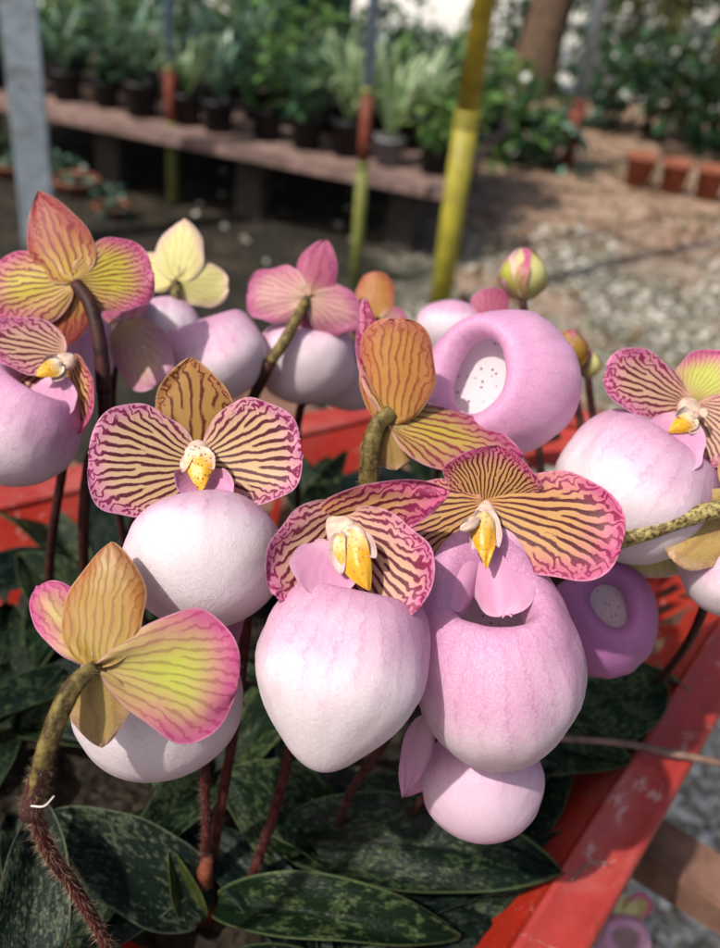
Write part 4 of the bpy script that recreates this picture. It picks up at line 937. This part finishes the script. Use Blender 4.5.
# ------------------------------------------------------------------ posts
def pole(name, label, px0, py0, px1, py1, wpx, segs, ext=2.6, square=False, zb=None):
    """straight post from the ground point under (px1, py1) up through the photo line; segs = [(height, material)]"""
    B = G(px1, py1, 0); d0 = depth(B); T = None
    # the post is the vertical-ish line whose image passes through (px0, py0)
    r = (px0 - 360) / FP * RV - (py0 - 474) / FP * UV_ + FV
    k = 1e9
    for i in range(400):
        t = .5 * d0 + i / 400 * 1.6 * d0; P = CAM + r * t; q = (P - B); h = q.z
        if h > .1 and math.hypot(q.x, q.y) / h < k: k = math.hypot(q.x, q.y) / h; T = P
    ax = (T - B).normalized(); rad = wpx * d0 / FP / 2
    root = thing(name, B, label, 'post'); z = -.06
    L = ext / ax.z
    hs = [0] + [s[0] for s in segs[:-1]] + [L]
    for i, (h, m) in enumerate(segs):
        h0, h1 = hs[i], hs[i + 1]
        m_ = MB()
        if square: 
            R = Vector((0, 0, 1)).rotation_difference(ax).to_matrix()
            c = B + ax * ((h0 + h1) / 2 - (.03 if i == 0 else 0)); m_.box(c, (rad, rad * .8, (h1 - h0) / 2 + (.03 if i == 0 else 0)), R @ Matrix.Rotation(.35, 3, 'Z'), bev=.006)
        else:
            rr = rad * (1 - .03 * i)
            m_.tube([B + ax * (h0 - (.06 if i == 0 else -.001)), B + ax * (h0 + h1) / 2, B + ax * h1], [rr, rr, rr], 18)
        m_.build('shaft', m, root, smooth=not square)
    if not square:
        for h in hs[1:-1]:
            m_ = MB(); m_.tube([B + ax * (h - .012), B + ax * (h + .012)], [rad * 1.03] * 2, 18); m_.build('band', segs[0][1], root)
    return root
GALV = plain('post_galvanised', (.36, .42, .47), .45, .2, 25, metal=.35, dirt=(.2, .2, .2))
BLUEG = plain('post_blue_grey', (.28, .37, .48), .5, .2, 25, dirt=(.25, .2, .18))
YEL = plain('post_yellow_paint', (.36, .27, .025), .5, .3, 18, dirt=(.20, .14, .04), dirt_scale=7)
YEL2 = plain('post_yellow_green', (.30, .26, .03), .5, .3, 18, dirt=(.15, .14, .03), dirt_scale=9)
RUST = plain('post_rust_red', (.17, .04, .026), .7, .3, 30, dirt=(.12, .05, .03))
OLV = plain('post_olive_foot', (.15, .16, .04), .6, .3, 30)
ORB = plain('post_orange_band', (.33, .15, .03), .6, .3, 30)
pole('metal_post', 'stout grey-blue square metal post at the far left', 18, 0, 40, 240, 32, [(3, GALV)], square=True)
pole('thin_post', 'thin post at left, blue-grey above, rust band, olive foot', 168, 0, 173, 197, 11, [(.30, OLV), (.52, RUST), (3, BLUEG)])
pole('thin_post', 'thin blue-grey post with rust-red middle and green foot left of the yellow pole', 374, 0, 355, 282, 11, [(.42, OLV), (.66, RUST), (3, BLUEG)])
pole('yellow_pole', 'leaning yellow painted pole with a small orange band', 484, 0, 440, 304, 22, [(.62, YEL2), (.645, ORB), (3, YEL)])
pole('thin_post', 'thin grey post with rust-brown foot before the dark shrubs at right', 601, 0, 566, 166, 14, [(.34, RUST), (3, GALV)])

# ------------------------------------------------------------------ terracotta things, tufts, litter
for i, (px, py) in enumerate([(636, 184), (671, 190), (706, 195), (741, 200)]):
    c = G(px, py); c.z = gz(c.x, c.y); rt = thing('terracotta_pot', c, f'empty terracotta pot, {ORD[i]} from the left in the row by the path', 'plant pot', 'terracotta pots by the path')
    pot_parts(rt, c, .078, .17, POT[2])
for i, (px, py, rr) in enumerate([(75, 188, .10), (112, 212, .07), (12, 172, .09)]):
    c = G(px, py); c.z = gz(c.x, c.y); nm = ['wide brown clay bowl on the ground below the display bench', 'small brown clay bowl nearest the thin left post', 'brown clay bowl close behind the square metal post'][i]
    rt = thing('clay_bowl', c, nm, 'plant pot', 'clay bowls below the bench'); pot_parts(rt, c, rr, rr * .7, POT[2])
    P, d = clump_pts(np.array(c) + [0, 0, rr * 1.1], (rr, rr, rr * .9), 60); leafmesh('foliage', P, d, .05, .025, FG[3], rt)
def tuft(px, py, label, n, L, fm, w=.012, name='grass_tuft', cat='grass tuft'):
    c = G(px, py); a = rng.uniform(0, 6.28, n); r = rng.uniform(0, .05, n)
    b = np.array(c) + np.stack([np.cos(a) * r, np.sin(a) * r, np.full(n, -.01)], 1); d = np.stack([np.cos(a) * .8, np.sin(a) * .8, rng.uniform(.4, 1.4, n)], 1)
    tag(leafmesh(name, b - np.array(c), d, rng.uniform(.5, 1, n) * L, w, FG[fm], None, .35, origin=c), label, cat)
tuft(172, 222, 'bright yellow-green grass tuft at the foot of the thin left post', 60, .20, 2)
tuft(352, 290, 'green grass tuft at the foot of the post with the rust-red middle', 40, .12, 2)
tuft(620, 222, 'small green weed on the brown path near the terracotta pots', 40, .09, 2, .02, 'weed', 'weed')
tuft(470, 262, 'small green weed beside the yellow pole foot', 40, .08, 0, .02, 'weed', 'weed')
tuft(655, 200, 'grey-green weed growing before the terracotta pots', 60, .10, 3, .02, 'weed', 'weed')
tuft(275, 235, 'single yellowing weed in the dark soil left of the middle post', 26, .10, 4, .03, 'weed', 'weed')
tuft(20, 245, 'pale green broad weed at the foot of the square metal post', 40, .16, 3, .04, 'weed', 'weed')
n = 3200
px = rng.uniform(.2, 3.2, n); py = rng.uniform(2.3, 6.5, n); hz_ = np.array([gz(a, b) for a, b in zip(px, py)]) + .012
lit = leafmesh('leaf_litter', np.stack([px, py, hz_], 1), np.stack([rng.normal(0, 1, n), rng.normal(0, 1, n), rng.uniform(0, .25, n)], 1), rng.uniform(.02, .06, n), rng.uniform(.012, .03, n), FG[5], None, .1)
tag(lit, 'fallen brown leaves scattered on the path', 'leaf litter', kind='stuff')
n = 2600
px = rng.uniform(-2.6, 3.4, n); py = rng.uniform(2.2, 6, n); keep = np.array([noise.noise(Vector((a * 1.6, b * 1.6, 9))) > .16 for a, b in zip(px, py)]); px, py = px[keep], py[keep]; n = len(px)
hz_ = np.array([gz(a, b) for a, b in zip(px, py)])
gc = leafmesh('ground_cover', np.stack([px, py, hz_], 1), np.stack([rng.normal(0, 1, n), rng.normal(0, 1, n), rng.uniform(.3, 1.2, n)], 1), rng.uniform(.02, .05, n), rng.uniform(.01, .02, n), FG[0], None, .3)
tag(gc, 'patches of tiny green weeds in the gravel', 'ground cover', kind='stuff')

# ------------------------------------------------------------------ shrubs behind
BARK = plain('bark_brown', (.10, .062, .040), .9, .4, 22, bump=.6)
def shrub(c, rad, n, fm, ls, label, name='shrub', cat='shrub', lobes=9):
    root = thing(name, c, label, cat, 'shrubs behind the display bench')
    m_ = MB()
    for k in range(4):
        a = random.uniform(0, 6.28); tp = Vector(c) + Vector((math.cos(a) * rad[0] * .45, math.sin(a) * rad[1] * .45, rad[2] * 1.1)); m_.tube([Vector(c) + Vector((0, 0, -.05)), Vector(c).lerp(tp, .5) + Vector((0, 0, .05)), tp], [.022, .015, .006], 7)
    m_.build('branches', BARK, root)
    P, d = clump_pts((c[0], c[1], c[2] + rad[2] * .95), rad, n, lobes); leafmesh('foliage', P, d, rng.uniform(.6, 1.2, n) * ls, rng.uniform(.35, .55, n) * ls, FG[fm], root, .3)
SH = [(395, 118, (.30, .28, .26), 420, 2, .11, 'fresh green shrub between the middle post and the yellow pole'),
      (440, 128, (.30, .26, .22), 380, 0, .11, 'low green shrub directly behind the yellow pole'),
      (505, 150, (.30, .26, .24), 420, 0, .12, 'leafy green shrub right of the yellow pole at the path edge'),
      (545, 158, (.24, .22, .20), 330, 3, .10, 'blue-green shrub at the foot of the thin grey post'),
      (470, 108, (.4, .3, .3), 420, 2, .12, 'bright shrub in front of the big tree trunk'),
      (590, 118, (.45, .35, .32), 460, 1, .13, 'dark shrub behind the thin grey post'),
      (655, 128, (.5, .4, .34), 480, 1, .13, 'dark green shrub behind the terracotta pots'),
      (720, 140, (.5, .4, .40), 480, 1, .13, 'dark green shrub at the right edge'),
      (690, 92, (.5, .4, .45), 480, 0, .12, 'mid-green shrub farther back at right'),
      (610, 70, (.6, .5, .5), 520, 1, .14, 'deep green shrub right of the tree trunk'),
      (20, 62, (.7, .5, .5), 560, 3, .15, 'blue-green shrub behind the square metal post'),
      (110, 50, (.7, .5, .50), 560, 1, .15, 'dark shrub behind the left end of the display bench'),
      (190, 48, (.6, .5, .45), 520, 4, .14, 'olive shrub left of the shade net'),
      (300, 62, (.55, .5, .42), 520, 0, .13, 'mid-green shrub below the shade net'),
      
      (395, 60, (.26, .3, .22), 260, 3, .12, 'narrow blue-green shrub before the bright yard'),
      
      (560, 22, (.9, .5, .9), 820, 1, .17, 'big dark shrub far behind the tree trunk'),
      (640, 20, (1.1, .6, 1.1), 900, 1, .18, 'big dark shrub far behind the thin grey post'),
      
      (60, 14, (.9, .6, .9), 560, 1, .17, 'big dark shrub far back in the upper left'),
      
      (715, 30, (1.0, .6, .9), 900, 1, .17, 'big dark shrub far back in the upper right corner'),
      (512, 46, (.34, .3, .50), 420, 1, .13, 'upright dark shrub against the bright yard, right of the yellow pole'),
      (325, 30, (.5, .4, .55), 460, 1, .14, 'upright dark shrub against the bright yard behind the post with the rust-red middle'),
      (770, 70, (.7, .5, .6), 520, 1, .15, 'deep green shrub beyond the right edge')]
for px, py, rad, n, fm, ls, lab in SH:
    c = G(px, py + 8); c.z = -.02; shrub(tuple(c), rad, int(n * (.75 if py < 75 else .75)), fm, ls, lab)

# ------------------------------------------------------------------ trees
def tree(c, lean, h, r, crown_c, crown_r, n, fm, ls, label, lobes=16):
    root = thing('tree', c, label, 'tree', 'trees of the nursery'); c = Vector(c); top = c + Vector(lean) * h
    m_ = MB(); pts = spline([c + Vector((0, 0, -.1)), c + Vector(lean) * h * .3 + Vector((.04, .03, 0)), c + Vector(lean) * h * .65 + Vector((-.05, 0, 0)), top], 14)
    m_.tube(pts, [r * (1.35 if i == 0 else 1.1 - .06 * i) * (1 + .08 * math.sin(i * 2.1)) for i in range(14)], 16)
    cc = Vector(crown_c)
    for k in range(8):
        a = k / 8 * 6.28 + random.uniform(-.3, .3); b = pts[random.randint(7, 13)]; e = cc + Vector((math.cos(a) * crown_r[0] * .7, math.sin(a) * crown_r[1] * .7, random.uniform(-.3, .6) * crown_r[2]))
        m_.tube(spline([b, b.lerp(e, .5) + Vector((0, 0, .2)), e], 7), [r * .4 * (1 - i / 8) for i in range(7)], 8)
    m_.build('trunk', BARK, root)
    P, d = clump_pts(crown_c, crown_r, n, lobes, .3); leafmesh('crown', P, d, rng.uniform(.7, 1.3, n) * ls, rng.uniform(.4, .6, n) * ls, FG[fm], root, .3)
tb = G(527, 92); tree((tb.x, tb.y, -.02), (.05, .02, 1), 3.4, .17, (tb.x - .6, tb.y, 4.0), (2.2, 2.0, 1.2), 600, 1, .2, 'thick brown-trunked tree behind the yellow pole')
tree((-4.0, 4.6, 0), (.1, 0, 1), 2.6, .12, (-3.2, 4.7, 3.2), (2.0, 1.7, .9), 200, 0, .18, 'unseen leafy tree added left of the display bench to cast shade')  # out of view, added so its crown dapples the bench with shade
tree((-3.6, 7.6, 0), (.05, 0, 1), 3.0, .14, (-2.6, 7.0, 3.6), (2.4, 1.8, 1.1), 900, 1, .2, 'taller unseen tree added left of the back shrubs to cast shade')  # also out of view, added to deepen the shade over the background
tb = G(668, 40); tree((tb.x, tb.y, -.02), (0, 0, 1), 2.8, .12, (tb.x - .5, tb.y - 1.5, 3.0), (2.0, 2.2, 1.0), 900, 0, .18, 'slimmer tree in the shade at upper right')
# drooping spray at the upper right
hb = G(700, 118); 
root = thing('weeping_tree', (hb.x, hb.y, 0), 'olive weeping tree whose drooping sprays hang in the upper right', 'tree', 'trees of the nursery')
m_ = MB(); m_.tube(spline([hb, hb + Vector((.05, 0, 1)), hb + Vector((0, 0, 2.0))], 8), [.06, .055, .05, .045, .04, .035, .03, .025], 10)
bs, ds = [], []
for k in range(60):
    a = random.uniform(0, 6.28); o0 = hb + Vector((0, 0, random.uniform(1.3, 2.0))); r_ = random.uniform(.3, 1.1)
    e_ = hb + Vector((math.cos(a) * r_, math.sin(a) * r_ * .8, random.uniform(.45, .95)))
    P = spline([o0, o0.lerp(e_, .5) + Vector((math.cos(a) * .2, math.sin(a) * .2, .35)), e_], 14); m_.tube(P, [.008 - .0005 * i for i in range(14)], 5)
    for p in P[4:]:
        for _ in range(5): bs.append(p + Vector((random.gauss(0, .03), random.gauss(0, .03), random.gauss(0, .03)))); ds.append((random.gauss(0, .5), random.gauss(0, .5), -1))
m_.build('trunk', BARK, root); leafmesh('crown', np.array([tuple(b) for b in bs]), np.array(ds), rng.uniform(.07, .13, len(bs)), .034, FG[4], root, .2)

# shade net, bright yard and wall beyond
NETM = plain('shade_net_teal', (.03, .13, .11), .8, .35, 10, trans=.35)
x0_, x1_ = G(215, 62), G(345, 62); nx, nz = 60, 14; V = []
for i in range(nx):
    for j in range(nz):
        s = i / (nx - 1); p = x0_.lerp(x1_, s); dp = .05 * math.sin(s * 60) + .04 * math.sin(s * 23 + 1); V.append((p.x, p.y + .5 + dp * (1 - .5 * j / nz), .02 + 1.9 * j / (nz - 1)))
n1 = nx * nz; V2 = [(a, b + .004, c) for a, b, c in V]; I = np.arange(n1).reshape(nx, nz)
f1 = np.stack([I[:-1, :-1], I[1:, :-1], I[1:, 1:], I[:-1, 1:]], -1).reshape(-1, 4); f2 = f1[:, ::-1] + n1
lp = np.concatenate([I[0, :], I[1:, -1], I[-1, -2::-1], I[-2:0:-1, 0]]); f3 = np.stack([lp, np.roll(lp, -1), np.roll(lp, -1) + n1, lp + n1], -1)
nt = obj('shade_net', V + V2, np.concatenate([f1, f2, f3]), NETM); tag(nt, 'teal green shade net hanging in folds behind the shrubs', 'shade net')
YARD = plain('yard_pale_concrete', (.62, .60, .56), .8, .08, 5)
yy = [(-7, 7.6), (4.5, 7.6), (9, 16), (-9, 16)]
tag(obj('yard', [(a, b, .012) for a, b in yy] , [(0, 1, 2, 3)], YARD, smooth=False), 'sunlit pale concrete yard beyond the shrubs', kind='structure')
WALLM = plain('wall_white_render', (.74, .74, .72), .8, .06, 3)
m_ = MB(); m_.box((.5, 16.6, 1.2), (7, .12, 1.25)); tag(m_.build('garden_wall', WALLM, smooth=False), 'white rendered wall at the end of the pale yard', 'wall')
m_ = MB(); m_.box((-8.3, 12.6, 1.2), (3.6, .12, 1.25)); tag(m_.build('garden_wall', WALLM, smooth=False), 'white wall glimpsed through the shrubs at upper left', 'wall')

# ------------------------------------------------------------------ light
S = Vector((-.46, -.42, .78)).normalized()
sun = bpy.data.lights.new('sun', 'SUN'); so_ = bpy.data.objects.new('sun', sun); COL.objects.link(so_)
sun.energy = 4.4; sun.angle = math.radians(1.0); sun.color = (1, .94, .85)
so_.rotation_euler = S.to_track_quat('Z', 'Y').to_euler(); so_.location = (-3, -2, 6)
wd = bpy.data.worlds.new('World'); SC.world = wd; wd.use_nodes = True; nt_ = wd.node_tree; bg = nt_.nodes['Background']
sky = nt_.nodes.new('ShaderNodeTexSky'); sky.sky_type = 'NISHITA'; sky.sun_disc = False
sky.sun_elevation = math.asin(S.z); sky.sun_rotation = math.atan2(S.x, S.y); sky.dust_density = 4.0; sky.ozone_density = .4; sky.air_density = 1.0
nt_.links.new(sky.outputs[0], bg.inputs[0]); bg.inputs[1].default_value = .12
SC.view_settings.view_transform = 'Standard'; SC.view_settings.look = 'None'; SC.view_settings.exposure = 0.15; SC.view_settings.gamma = 1.0; SC.view_settings.use_curve_mapping = False
SC.render.engine = 'CYCLES'; SC.cycles.use_denoising = True
SC.cycles.max_bounces = 8; SC.cycles.transparent_max_bounces = 8; SC.cycles.sample_clamp_indirect = 6
